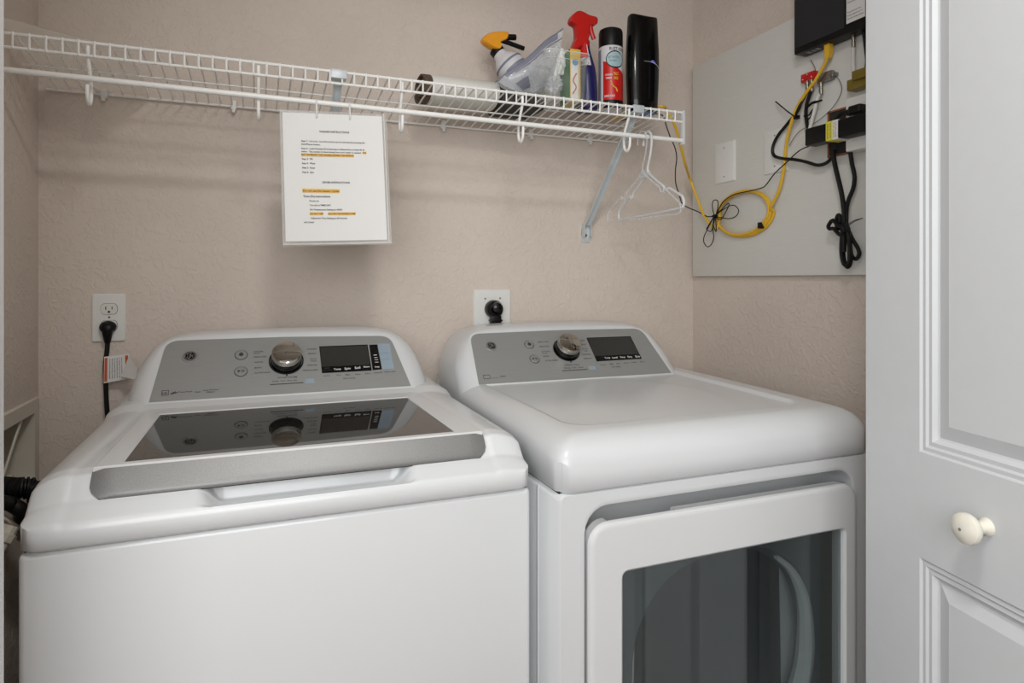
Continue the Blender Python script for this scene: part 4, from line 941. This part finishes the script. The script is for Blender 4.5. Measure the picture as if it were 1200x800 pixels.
# warning tag wrapped on the cord
TG = root('warning_tag', (-0.342, 1.745, -0.2397), 'white warning tag with orange-red edge stripes on the washer cord', 'tag')
def tg(u, v):
    a0, a1, b0, b1 = Vector((-0.3423, 1.742, -0.2433)), Vector((-0.2873, 1.742, -0.2344)), Vector((-0.3414, 1.742, -0.181)), Vector((-0.2891, 1.742, -0.1752))
    p = (a0 * (1 - u) + a1 * u) * (1 - v) + (b0 * (1 - u) + b1 * u) * v
    return Vector((p.x, p.y - .010 * u * u, p.z))
m = MB().sheet(10, 6, tg, (0, .0005, 0)); tgp = obj('tag_sheet', m, PAPER, TG)
for u0, u1 in ((.02, .13), (.84, .96)):
    m = MB().sheet(2, 2, lambda u, v: tg(u0 + (u1 - u0) * u, .05 + .9 * v) + Vector((0, -.0006, 0)), (0, .0003, 0)); obj('stripe', m, REDLAB, tgp)
m = MB()
for k, s_ in enumerate(('WARNING: Electric shock', 'hazard. Plug into a grounded', 'three prong outlet. Do not', 'remove the ground prong.', 'Do not use an adapter or', 'an extension cord.')):
    u = .22 + k * .095; textmb(m, s_, tg(u, .12) + Vector((0, -.0009, 0)), tg(u, .9) + Vector((0, -.0009, 0)), (-1, 0, 0), .0022)
obj('lettering', m, INK, tgp, smooth=False)
def fl(u, v):
    a0, a1, b0 = Vector((-0.3046, 1.725, -0.2269)), Vector((-0.2667, 1.69, -0.232)), Vector((-0.2875, 1.722, -0.1792)); b1 = Vector((-0.265, 1.69, -0.2044))
    return (a0 * (1 - u) + a1 * u) * (1 - v) + (b0 * (1 - u) + b1 * u) * v
m = MB().sheet(4, 4, fl, (0, .0005, 0)); obj('curled_flap', m, PAPER, tgp)
# dryer outlet
a, b = (0.583, 1.77, -0.1504), (0.6988, 1.77, -0.0282)
P2 = plate('dryer_outlet', a[0], b[0], b[2] - .114, b[2], YB, 'large white square outlet plate behind the dryer, with a round black plug')
for x, z in ((568.5,349.8), (586.5,349.5)): pass
for q in ((0.6171, 1.763, -0.0548), (0.6642, 1.763, -0.0543)):
    obj('screw', MB().lathe([(0, 0), (.0028, 0), (.002, .001), (0, .001)], (q[0], YB - .006, q[2]), (0, -1, 0), 12), STEEL, P2)
q = (0.6428, 1.755, -0.0856)
DP = root('dryer_power_cord', (q[0], YB - .03, -.5), 'thick black dryer plug and cord on the large square outlet', 'power cord')
m = MB().lathe([(0, 0), (.0265, 0), (.0270, .003), (.0265, .018), (.0235, .024), (0, .024)], (q[0] - .002, YB - .006, q[2]), (0, -1, 0), 32)
m.lathe([(.018, .022), (.0185, .030), (.015, .038), (.008, .041), (0, .041)], (q[0] + .001, YB - .006, q[2] + .004), (0, -1, 0), 24, xdir=(1, 0, 0), sx=.85)
obj('plug', m, BLACKG, DP)
m = MB(); m.box(q[0] - .016, q[0] + .016, YB - .034, YB - .014, q[2] - .050, q[2] - .018, .004); m.box(q[0] - .018, q[0] + .018, YB - .037, YB - .012, q[2] - .036, q[2] - .030, .002); obj('strain_relief', m, BLACKP, DP)
m = MB().tube([(q[0], YB - .024, q[2] - .045), (q[0], YB - .026, q[2] - .10), (q[0] + .01, YB - .030, -.6)], .011, 10, smooth=4); obj('cord', m, BLACKC, DP)

# ================= water supply box and hoses at the left =================
WB = root('supply_box', (XL, 1.6, -.46), 'beige plastic water supply box frame set in the left wall', 'supply box')
fo = (hy0 - .030, hy1 + .030, hz0 - .028, hz1 + .030)
def YZ(P, x): return [(x, y, z) for y, z in P]
o4 = rrect(fo[0], fo[1], fo[2], fo[3], .004, 3); i4 = rrect(hy0 + .002, hy1 - .002, hz0 + .002, hz1 - .002, .003, 3)
m = MB().loft([YZ(o4, XL + .001), YZ(o4, XL + .006), YZ(rrect(fo[0] + .003, fo[1] - .003, fo[2] + .003, fo[3] - .003, .004, 3), XL + .009), YZ(i4, XL + .009), YZ(i4, XL - .075)], cap0=False, cap1=True)
obj('box_frame', m, BOXB, WB)
m = MB().tube([(XL + .004, hy1 - .07, hz1), (XL - .02, hy1 - .15, hz0)], .003, 6); obj('divider', m, BOXB, WB)
def valve(y, z, label, colm):
    V = root('water_valve', (XL - .02, y, z - .03), label, 'valve', 'water valves in the supply box')
    m = MB().lathe([(.009, -.03), (.009, 0), (.012, .002), (.012, .02), (.009, .022), (.009, .03)], (XL - .035, y, z), (0, 0, 1), 14); obj('valve_body', m, BRASS, V)
    m = MB().lathe([(0, 0), (.011, 0), (.013, .004), (.012, .012), (0, .013)], (XL - .022, y, z), (1, 0, 0), 12); obj('valve_knob', m, colm, V)
valve(1.535, -.425, 'valve nearer the opening, inside the supply box', BOXB); valve(1.64, -.425, 'valve nearer the back wall, inside the supply box', BOXB)
# corrugated drain hose
def corr(path, r0, r1, pitch, n=14):
    P = crom([Vector(p) for p in path], 160); out = [P[0]]; acc = 0; L_ = 0
    for p in P[1:]:
        d = (p - out[-1]).length
        if d >= pitch / 4: out.append(p)
    m = MB(); k = len(out)
    m.tube(out, lambda t: (r1 if int(round(t * (k - 1))) % 4 in (0, 1) else r0), n); return m
top('drain_hose', corr([(XL - .03, 1.50, -.44), (XL + .02, 1.445, -.388), (-0.4152, 1.41, -0.3803), (-0.3946, 1.41, -0.382), (-0.3764, 1.42, -0.396), (-.345, 1.50, -.372), (-.335, 1.64, -.39), (-.30, 1.72, -.43), (-.24, 1.735, -.56)], .0160, .0196, .0046), BLACKC, 'thick corrugated black drain hose over the left side of the washer', 'hose')
top('supply_hose', MB().tube([(XL - .03, 1.535, -.43), (-0.4263, 1.38, -0.3941), (-0.4114, 1.38, -0.4006), (-0.3978, 1.385, -0.4163), (-0.3948, 1.42, -0.4491), (-.31, 1.60, -.52), (-.30, 1.74, -.66)], .0125, 12, smooth=6), BLACKC, 'smooth black hose just below the corrugated drain hose', 'hose')
top('braided_hose', MB().tube([(-0.4298, 1.36, -0.4109), (-0.4177, 1.36, -0.4171), (-0.4054, 1.36, -0.4308), (-0.3985, 1.37, -0.4445), (-0.3974, 1.42, -0.4835), (-.32, 1.62, -.60)], .0058, 10, smooth=6), BRAID, 'thin braided steel hose below the black hoses by the washer', 'hose')
top('pipe_fitting', MB().lathe([(0, -.022), (.012, -.022), (.013, -.018), (.013, -.006), (.017, -.004), (.017, .008), (.013, .010), (.012, .022), (0, .022)], (-0.4085, 1.33, -0.443), (.3, .3, .6), 10), BOXB, 'white hexagonal hose fitting at the left of the washer', 'fitting')

# ================= utility board on the right wall =================
BX = XR - .016
UB = root('utility_board', (XR, 1.4, .012), 'large pale painted panel board mounted on the right wall', 'board')
m = MB().box(BX, XR - .0004, 1.0, 1.752, .012, .713, .002); obj('board_panel', m, BOARD, UB)
def rplate(name, px, label):
    (y0, z0), (y1, z1) = px; m = MB()
    y0, y1 = min(y0, y1), max(y0, y1)
    m.loft([[(x, y, z) for y, z in rrect(y0 + g, y1 - g, z0 + g, z1 - g, .003, 3)] for g, x in ((0, BX), (0, BX - .004), (.004, BX - .0065))])
    R_ = root(name, (BX, (y0 + y1) / 2, z0), label, 'cover plate', 'blank cover plates on the board'); obj('plate_face', m, PLATEW, R_)
    for z in (z0 + .018, z1 - .018): obj('screw', MB().lathe([(0, 0), (.0024, 0), (.0018, .0012), (0, .0012)], (BX - .0065, (y0 + y1) / 2, z), (-1, 0, 0), 10), STEEL, R_)
p, q = (1.342, 1.633, 0.3039), (1.342, 1.5432, 0.4292)
rplate('cover_plate', ((p[1], p[2]), (q[1], q[2])), 'blank white cover plate on the board, to the left of the yellow coil')
p, q = (1.342, 1.4234, 0.3015), (1.342, 1.3346, 0.4235)
rplate('cover_plate', ((p[1], p[2]), (q[1], q[2])), 'blank white cover plate on the board behind the hanging yellow cable')
# modem
MO = root('modem', (1.33, 1.15, .590), 'black modem box with perforated face, mounted high on the board', 'modem')
m = MB().box(1.306, BX, .985, 1.275, .591, .86, .004, 2); mo = obj('case', m, BLACKP, MO)
m = MB().box(1.3045, 1.306, 1.118, 1.268, .606, .855, .0005); obj('grille', m, GRILLE, mo)
p, q = (1.304, 1.1142, 0.5931), (1.304, 1.0635, 0.6103)
m = MB().box(1.3035, 1.3055, 1.062, 1.112, .612, .83, .0003); lb = obj('spec_label', m, PAPER, mo)
m = MB()
for k in range(26):
    z = .622 + k * .0078
    if k in (3, 4, 9): continue
    textmb(m, 'This device complies with part 15 of the rules'[:30 + (k * 7) % 16], (1.3032, 1.109, z), (1.3032, 1.065 + (k * 5 % 4) * .003, z), (0, 0, 1), .0032)
obj('lettering', m, INKG, lb, smooth=False)
m = MB()
for k, (px_, col) in enumerate(((0, 0), (1, 0), (2, 0))): m.box(1.316, 1.332, 1.236 - k * .014, 1.245 - k * .014, .5896, .5912)
obj('ports', m, STEEL, mo)
m = MB().box(1.318, 1.334, 1.185, 1.203, .574, .5925, .002); 
# yellow cable: plug, run down, coil, run to the shelf
YC = root('yellow_cable', (1.33, 1.45, .15), 'yellow network cable from the modem, coiled on the board and running to the shelf', 'cable')
p0 = Vector((1.326, 1.1829, 0.5805)); p1 = Vector((1.326, 1.1854, 0.5556))
m = MB().loft([[(1.326 + sx * w_, p.y + sy * w_, p.z) for sx, sy in ((-1, -1), (1, -1), (1, 1), (-1, 1))] for p, w_ in ((Vector((1.326, p0.y, .5925)), .0072), (Vector((1.326, p0.y, .568)), .0072), (Vector((1.326, p0.y + .002, .556)), .0048))]); obj('connector', m, YELC, YC)
cen = Vector((1.334, 1.5029, 0.1986)); 
def coil(px, py, ph, x): return None
run = [(1.326, p0.y + .002, .560)] + [(1.326, 1.1958, 0.5439), (1.326, 1.225, 0.5114), (1.326, 1.2523, 0.4904), (1.326, 1.2835, 0.4581), (1.326, 1.3038, 0.4197), (1.326, 1.3187, 0.3769)] + [(1.33, 1.3287, 0.3327), (1.33, 1.3378, 0.2805), (1.33, 1.3562, 0.2361), (1.33, 1.3815, 0.2034)]
eL = (1.334, 1.6192, 0.21); eR = (1.334, 1.3856, 0.1872); eT = (1.334, 1.4975, 0.2641); eB = (1.334, 1.4975, 0.1321)
cy0 = (eL[1] + eR[1]) / 2; cz0 = (eT[2] + eB[2]) / 2; ra = abs(eL[1] - eR[1]) / 2; rb = abs(eT[2] - eB[2]) / 2
N_ = 16; loops = []
for k in range(int(N_ * 2.62) + 1):
    a = -2 * math.pi * k / N_ - .1; j = k / N_
    f = 1 + .018 * math.sin(.7 * k); loops.append((1.3435 - .0040 * j, cy0 - ra * f * math.cos(a) * (1.03 - .05 * j), cz0 + rb * f * math.sin(a) * (1.03 - .035 * j)))
tail = [(1.33, 1.6063, 0.1605), (1.325, 1.6574, 0.2024), (1.318, 1.6869, 0.2658), (1.3, 1.7028, 0.3336)] + [(1.2057, 1.6, 0.3542)] + [(1.1647, 1.57, 0.4074), (1.1494, 1.57, 0.4519), (1.1342, 1.57, 0.4759), (1.1161, 1.57, 0.5044)] + [(1.075, 1.535, .500), (1.035, 1.575, .505), (.985, 1.60, .480), (.95, 1.62, dz_(1.62) + .010)]
m = MB().tube(run + loops + tail, .0043, 8, smooth=4); obj('cable_run', m, YELC, YC)
q = (1.33, 1.4206, 0.1563)
m = MB().box(1.3235, 1.3425, q[1] - .006, q[1] + .006, q[2] - .009, q[2] + .009, .003); obj('cable_strap', m, BLACKC, YC)
# thin black cable with gathered loops
TC = root('thin_black_cable', (1.33, 1.5, .1), 'thin black cable bundled in loops over the left of the yellow coil', 'cable')
kx_ = 1.323; K = (1.323, 1.6058, 0.2003)
path = [(1.315, 1.2337, 0.3454), (1.323, 1.2748, 0.3406), (1.326, 1.3187, 0.3191), (1.326, 1.3615, 0.2957), (1.326, 1.3901, 0.2714), (1.326, 1.4097, 0.262), (1.322, 1.4594, 0.2586), (1.322, 1.5202, 0.2562), (1.321, 1.5642, 0.2408), (1.321, 1.5876, 0.217), K]
m = MB().tube(path, .0017, 6, smooth=4)
m.tube([K, (1.321, 1.64, 0.202), (1.315, 1.6787, 0.2206)] + [(1.1695, 1.56, 0.2232), (1.1542, 1.56, 0.2529), (1.1421, 1.56, 0.285), (1.1406, 1.56, 0.3228), (1.1451, 1.56, 0.3609), (1.139, 1.56, 0.3908), (1.124, 1.56, 0.4172), (1.109, 1.56, 0.4511)] + [(1.1011, 1.57, 0.4853), (1.05, 1.565, .482), (1.02, 1.59, .478), (.98, 1.61, dz_(1.61) + .008)], .0017, 6, smooth=4)
obj('cable_run', m, BLACKC, TC)
for P in ((838,253, 835.5,242, 837.5,235, 841.5,236, 842,245), (838,253, 855,244.5, 863,245, 866,251, 863,257, 856,258.5, 846,256), (838,253, 848,246, 855,241, 854.5,244, 848,256, 845,258),
    (838,253, 829,268, 825,279, 826,286, 830,288.5, 835,286, 836.5,278, 836,264), (838,253, 831,263, 829,268, 833,270.5, 836,266), (838,253, 840,262, 841,269, 839,271, 836.5,262)):
    pts = [PXf for PXf in P]
    L_ = []
    for i in range(0, len(P), 2): L_.append((P[i], P[i + 1]))
    TC.setdefault if False else None
    uv = [((a_ - 838) / 1.0, (b_ - 253) / 1.0) for a_, b_ in L_]
    sc_y = ((1.323, 1.4995, 0.1903)[1] - (1.323, 1.6058, 0.2003)[1]) / 28; sc_z = ((1.323, 1.6058, 0.1255)[2] - (1.323, 1.6058, 0.2003)[2]) / 28
    m = MB().tube([(1.322 - .002 * (i % 3), K[1] + a_ * sc_y, K[2] + b_ * sc_z) for i, (a_, b_) in enumerate(uv)], .0015, 6, smooth=5, loop=True)
    obj('cable_loop', m, BLACKC, TC)
m = MB().box(1.316, 1.328, K[1] - .007, K[1] + .007, K[2] - .004, K[2] + .004, .002); obj('twist_tie', m, BLACKP, TC)
# splitters
q = (1.336, 1.2562, 0.5328); SPc = Vector(q)
RSP = root('red_splitter', q, 'small red coaxial splitter on the board below the modem', 'splitter')
m = MB().box(BX - .016, BX, q[1] - .022, q[1] + .022, q[2] - .011, q[2] + .011, .002); obj('splitter_body', m, RED, RSP)
for dy in (-.014, 0, .014): obj('port_mark', MB().lathe([(0, 0), (.0016, 0), (.0016, .0006), (0, .0006)], (BX - .0165, q[1] + dy, q[2] + (.006 if dy == 0 else -.004)), (-1, 0, 0), 8), INKW, RSP)
q2 = (1.336, 1.2048, 0.5153)
SS_ = root('metal_splitter', q2, 'silver metal coaxial splitter right of the red one', 'splitter')
m = MB().box(BX - .014, BX, q2[1] - .022, q2[1] + .022, q2[2] - .010, q2[2] + .014, .002); m.box(BX - .010, BX, q2[1] - .032, q2[1] - .02, q2[2] - .004, q2[2] + .006, .001); obj('splitter_body', m, STEEL, SS_)
def coax_plug(R_, top_, n=2):
    x, y, z = top_
    m = MB().lathe([(0, 0), (.0050, 0), (.0055, -.003), (.0055, -.011), (.0042, -.012), (.0042, -.016), (.0050, -.017), (.0050, -.030), (.004, -.032), (0, -.032)], (x, y, z), (0, .03, 1), 12); obj('connector', m, BRASS, R_)
BC = root('black_coax', (1.33, 1.2, .2), 'thick black coaxial cable looping left from the red splitter', 'cable')
t1 = (1.334, (1.334, 1.2571, 0.5082)[1], SPc.z - .011); coax_plug(BC, t1)
m = MB().tube([(t1[0], t1[1] + .001, t1[2] - .028)] + [(1.328, 1.2711, 0.4687), (1.328, 1.2854, 0.4474), (1.328, 1.3206, 0.4214), (1.328, 1.3542, 0.3961), (1.328, 1.3714, 0.3688), (1.328, 1.3667, 0.3465), (1.328, 1.3388, 0.3332), (1.328, 1.2912, 0.3213), (1.328, 1.2514, 0.3076), (1.328, 1.2187, 0.2943), (1.328, 1.1924, 0.2952), (1.328, 1.1744, 0.3071), (1.328, 1.1618, 0.3302)], .0045, 8, smooth=4); obj('cable_run', m, BLACKC, BC)
m = MB(); m.tube([(1.334, 1.3666, 0.4966), (1.324, 1.3197, 0.4601), (1.321, 1.2815, 0.43)], .0020, 6); m.box(1.322, 1.334, (1.33, 1.2873, 0.4322)[1] - .007, (1.33, 1.2873, 0.4322)[1] + .005, (1.33, 1.2873, 0.4322)[2] - .004, (1.33, 1.2873, 0.4322)[2] + .006, .001); obj('zip_tie', m, BLACKP, BC)
B2 = root('short_black_coax', (1.33, 1.2, .3), 'short black coaxial lead hanging beside the white one under the splitter', 'cable')
t2 = (1.334, (1.334, 1.2433, 0.5043)[1], SPc.z - .011); coax_plug(B2, t2)
m = MB().tube([(t2[0], t2[1] + .001, t2[2] - .028)] + [(1.332, 1.2552, 0.465), (1.332, 1.2594, 0.4437), (1.332, 1.258, 0.4209), (1.332, 1.2538, 0.3976)], .0046, 8, smooth=4); obj('cable_run', m, BLACKC, B2)
m = MB(); m.tube([(1.326, 1.2551, 0.4487), (1.326, 1.2331, 0.4564), (1.326, 1.2037, 0.4564)], .0026, 6); m.tube([(1.326, 1.2523, 0.4525), (1.326, 1.2331, 0.4597), (1.326, 1.2037, 0.4564)], .0018, 6); m.tube([(1.328, 1.2626, 0.4306), (1.328, 1.2459, 0.4288), (1.328, 1.2349, 0.4416), (1.328, 1.2404, 0.4231), (1.328, 1.2514, 0.4168)], .0020, 6); obj('zip_tie', m, BLACKP, B2)
WC = root('white_coax', (1.33, 1.15, .3), 'white coaxial cable hanging from the silver splitter', 'cable')
t3 = (1.333, (1.333, 1.2127, 0.4998)[1], q2[2] - .010); coax_plug(WC, t3)
m = MB().tube([(t3[0], t3[1] + .001, t3[2] - .028)] + [(1.331, 1.2215, 0.4671), (1.331, 1.2296, 0.4406), (1.331, 1.2405, 0.4101), (1.331, 1.2473, 0.385), (1.331, 1.2473, 0.3627)], .0048, 8, smooth=4); obj('cable_run', m, WHITEC, WC)
W2 = root('modem_coax', (1.33, 1.1, .45), 'white coaxial cable screwed into the underside of the modem', 'cable')
q3 = (1.33, 1.1149, 0.5723); coax_plug(W2, (1.330, q3[1], .5915))
m = MB().tube([(1.330, q3[1], .563)] + [(1.33, 1.1149, 0.5312), (1.33, 1.1125, 0.4996), (1.33, 1.1102, 0.4681)], .0045, 8, smooth=4); obj('cable_run', m, WHITEC, W2)
B3 = root('modem_power_lead', (1.33, 1.07, .45), 'black lead curving down from the modem along the door edge', 'cable')
m = MB().tube([(1.330, (1.33, 1.087, 0.5626)[1], .592)] + [(1.33, 1.0802, 0.5401), (1.33, 1.0779, 0.5152), (1.33, 1.0824, 0.4904), (1.33, 1.0893, 0.4783)], .0040, 8, smooth=4); obj('cable_run', m, BLACKC, B3)
TW = root('thin_brown_wire', (1.34, 1.2, .3), 'hair-thin brown wire curving across the board under the splitters', 'wire')
m = MB().tube([(1.34, 1.2516, 0.5766), (1.34, 1.2406, 0.5575), (1.34, 1.2365, 0.5452), (1.34, 1.2379, 0.5323)], .0009, 5, smooth=3); obj('wire_run', m, BROWN, TW)
m = MB().tube([(1.34, 1.1825, 0.5178), (1.34, 1.1648, 0.4997), (1.34, 1.1561, 0.476), (1.34, 1.1648, 0.4529), (1.34, 1.1876, 0.431), (1.34, 1.219, 0.4147), (1.34, 1.2516, 0.4045), (1.34, 1.2854, 0.3985), (1.34, 1.3087, 0.3829), (1.34, 1.3236, 0.365)], .0009, 5, smooth=4); obj('wire_run', m, BROWN, TW)
# olive transformer block, white outlet box, adapter
def px_box(p_lo, p_hi): return p_lo, p_hi
q = (1.318, 1.1238, 0.4561)
OB = root('olive_transformer', (1.33, 1.05, q[2]), 'olive-yellow metal block on the board next to the door edge', 'transformer')
m = MB(); m.box(1.318, BX, .98, q[1], q[2], q[2] + .026, .002); m.box(1.308, 1.335, .98, q[1] - .022, q[2] + .018, q[2] + .040, .002); obj('metal_block', m, OLIVE, OB)
q = (1.31, 1.1217, 0.4362); q_ = (1.31, 1.1217, 0.3086)
OX = root('white_outlet_box', (1.33, 1.05, q_[2]), 'white surface outlet box partly behind the black adapter', 'outlet')
m = MB().box(1.312, BX, .97, q[1], q_[2], q[2], .003); obj('box_body', m, PLATEW, OX)
m = MB().box(1.310, 1.3125, .99, q[1] - .02, q_[2] + .02, q[2] - .02, .001); obj('box_face', m, IVORY, OX)
q = (1.34, 1.2019, 0.3107); q_ = (1.34, 1.2019, 0.428)
OH = root('junction_box', (BX, 1.13, q[2]), 'dark open junction box with raw wood edge behind the adapter', 'junction box')
y1 = q[1]; y0 = OX.location.y + 0; y0 = (1.345, 1.1517, 0.376)[1] - .01
z0, z1 = q[2], q_[2]
m = MB(); m.box(BX - .006, BX, y1 - .004, y1, z0, z1); m.box(BX - .006, BX, y0, y1, z1 - .004, z1); m.box(BX - .006, BX, y0, y1, z0, z0 + .004); obj('wood_edge', m, WOODE, OH)
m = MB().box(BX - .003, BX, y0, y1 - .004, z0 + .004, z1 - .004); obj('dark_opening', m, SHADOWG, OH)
q = (1.285, 1.2096, 0.3383); q_ = (1.285, 1.2096, 0.3728)
AD = root('power_adapter', (1.29, 1.1, q[2]), 'black power adapter brick with a yellow and white wrapped label', 'adapter')
az0, az1 = q[2] - .001, q[2] + .042
m = MB().box(1.275, 1.312, 1.000, q[1], az0, az1, .003); ad = obj('brick', m, BLACKP, AD)
p0, p1, p2 = (1.275, 1.1107, 0.3201)[1], (1.275, 1.1251, 0.323)[1], (1.275, 1.1448, 0.3269)[1]
m = MB().box(1.2738, 1.314, p1, p2, az0 - .0015, az1 + .0015, .0005); l1 = obj('yellow_label', m, HYEL, ad)
m = MB().box(1.2736, 1.314, p0, p1, az0 - .0015, az1 + .0015, .0005); l2 = obj('white_label', m, PAPER, ad)
m = MB()
for k, s_ in enumerate(('CAUTION DO NOT REMOVE', 'INDOOR USE ONLY')): 
    y = p1 + (p2 - p1) * (.3 + .4 * k); textmb(m, s_, (1.2734, y, az0 + .003), (1.2734, y, az1 - .003), (0, 1, 0), .0030)
obj('lettering', m, INKG, l1, smooth=False)
m = MB()
for k, s_ in enumerate(('INPUT 120V 60Hz', 'OUTPUT 12V 2A')): 
    y = p0 + (p1 - p0) * (.3 + .4 * k); textmb(m, s_, (1.2732, y, az0 + .003), (1.2732, y, az1 - .003), (0, 1, 0), .0026)
obj('lettering', m, INKG, l2, smooth=False)
q = (1.3, 1.0828, 0.3987)
PG_ = root('adapter_plug', (1.30, q[1], q[2] - .015), 'black molded plug lying on top of the power adapter', 'plug')
m = MB(); m.box(1.288, 1.318, q[1] - .020, q[1] + .014, q[2] - .010, q[2] + .011, .005, 3); m.box(1.292, 1.314, q[1] + .010, q[1] + .026, q[2] - .008, q[2] + .006, .004); obj('plug_body', m, BLACKC, PG_)
m = MB().tube([(1.302, q[1] + .022, q[2] - .001), (1.302, 1.1197, 0.3999), (1.304, 1.1335, 0.3973), (1.308, 1.1468, 0.3946), (1.325, 1.1693, 0.393)], .0045, 8, smooth=4); m.tube([(1.298, 1.1067, 0.4004), (1.298, 1.121, 0.4019), (1.302, 1.1366, 0.3958)], .0035, 8, smooth=3); obj('cord', m, BLACKC, PG_)
# black cord bundle hanging below the adapter
CB = root('cord_bundle', (1.325, 1.1346, 0.0333), 'gathered bundle of black cord tied and hanging below the adapter', 'cord')
m = MB().tube([(1.318, 1.1631, 0.3212), (1.318, 1.1581, 0.2908), (1.318, 1.1481, 0.2513), (1.318, 1.1383, 0.2145), (1.318, 1.1322, 0.1784), (1.318, 1.1298, 0.1512), (1.318, 1.131, 0.1099), (1.318, 1.131, 0.0684)], .0056, 8, smooth=4); obj('cord_strand', m, BLACKC, CB)
m = MB().tube([(1.326, 1.1198, 0.3095), (1.326, 1.1151, 0.2798), (1.326, 1.108, 0.2499), (1.326, 1.1115, 0.2217), (1.326, 1.1246, 0.1945), (1.326, 1.1306, 0.1703), (1.326, 1.1318, 0.1371), (1.326, 1.133, 0.0998)], .0050, 8, smooth=4); obj('cord_strand', m, BLACKC, CB)
for x, P in ((1.316, [(1.316, 1.1293, 0.1366), (1.316, 1.1354, 0.1039), (1.316, 1.1366, 0.0665), (1.316, 1.1305, 0.0414), (1.316, 1.1221, 0.035), (1.316, 1.1149, 0.0451), (1.316, 1.1137, 0.082), (1.316, 1.1197, 0.1235)]), (1.322, [(1.322, 1.132, 0.137), (1.322, 1.1369, 0.0895), (1.322, 1.1344, 0.0499), (1.322, 1.1248, 0.031), (1.322, 1.1153, 0.0452), (1.322, 1.1176, 0.0885), (1.322, 1.1224, 0.1239)]),
    (1.328, [(1.328, 1.1299, 0.1246), (1.328, 1.1156, 0.0988), (1.328, 1.1015, 0.0776), (1.328, 1.0968, 0.0631), (1.328, 1.1038, 0.0511), (1.328, 1.1132, 0.0534), (1.328, 1.1203, 0.0661), (1.328, 1.1275, 0.0995)]), (1.314, [(1.314, 1.1276, 0.1281), (1.314, 1.1446, 0.1336), (1.314, 1.1595, 0.1475), (1.314, 1.1722, 0.1358), (1.314, 1.1696, 0.1272), (1.314, 1.157, 0.1262), (1.314, 1.1397, 0.1103), (1.314, 1.13, 0.1159)]), (1.324, [(1.324, 1.1362, 0.1333), (1.324, 1.1534, 0.1262), (1.324, 1.1583, 0.1456), (1.324, 1.1534, 0.1599), (1.324, 1.1472, 0.1551), (1.324, 1.1484, 0.1385), (1.324, 1.1337, 0.1497)])):
    m = MB().tube(P, .0048, 8, smooth=4, loop=True); obj('cord_strand', m, BLACKC, CB)
m = MB().tube([(1.312, 1.1331, 0.1202), (1.312, 1.1235, 0.1185), (1.312, 1.1092, 0.1185)], .0030, 6); m.tube([(1.32, 1.1207, 0.1319), (1.32, 1.1065, 0.1389), (1.32, 1.0972, 0.1422), (1.32, 1.0811, 0.1458)], .0011, 5); m.tube([(1.32, 1.1207, 0.136), (1.32, 1.1042, 0.1428), (1.32, 1.0811, 0.1458)], .0008, 5); obj('twist_tie', m, BLACKP, CB)
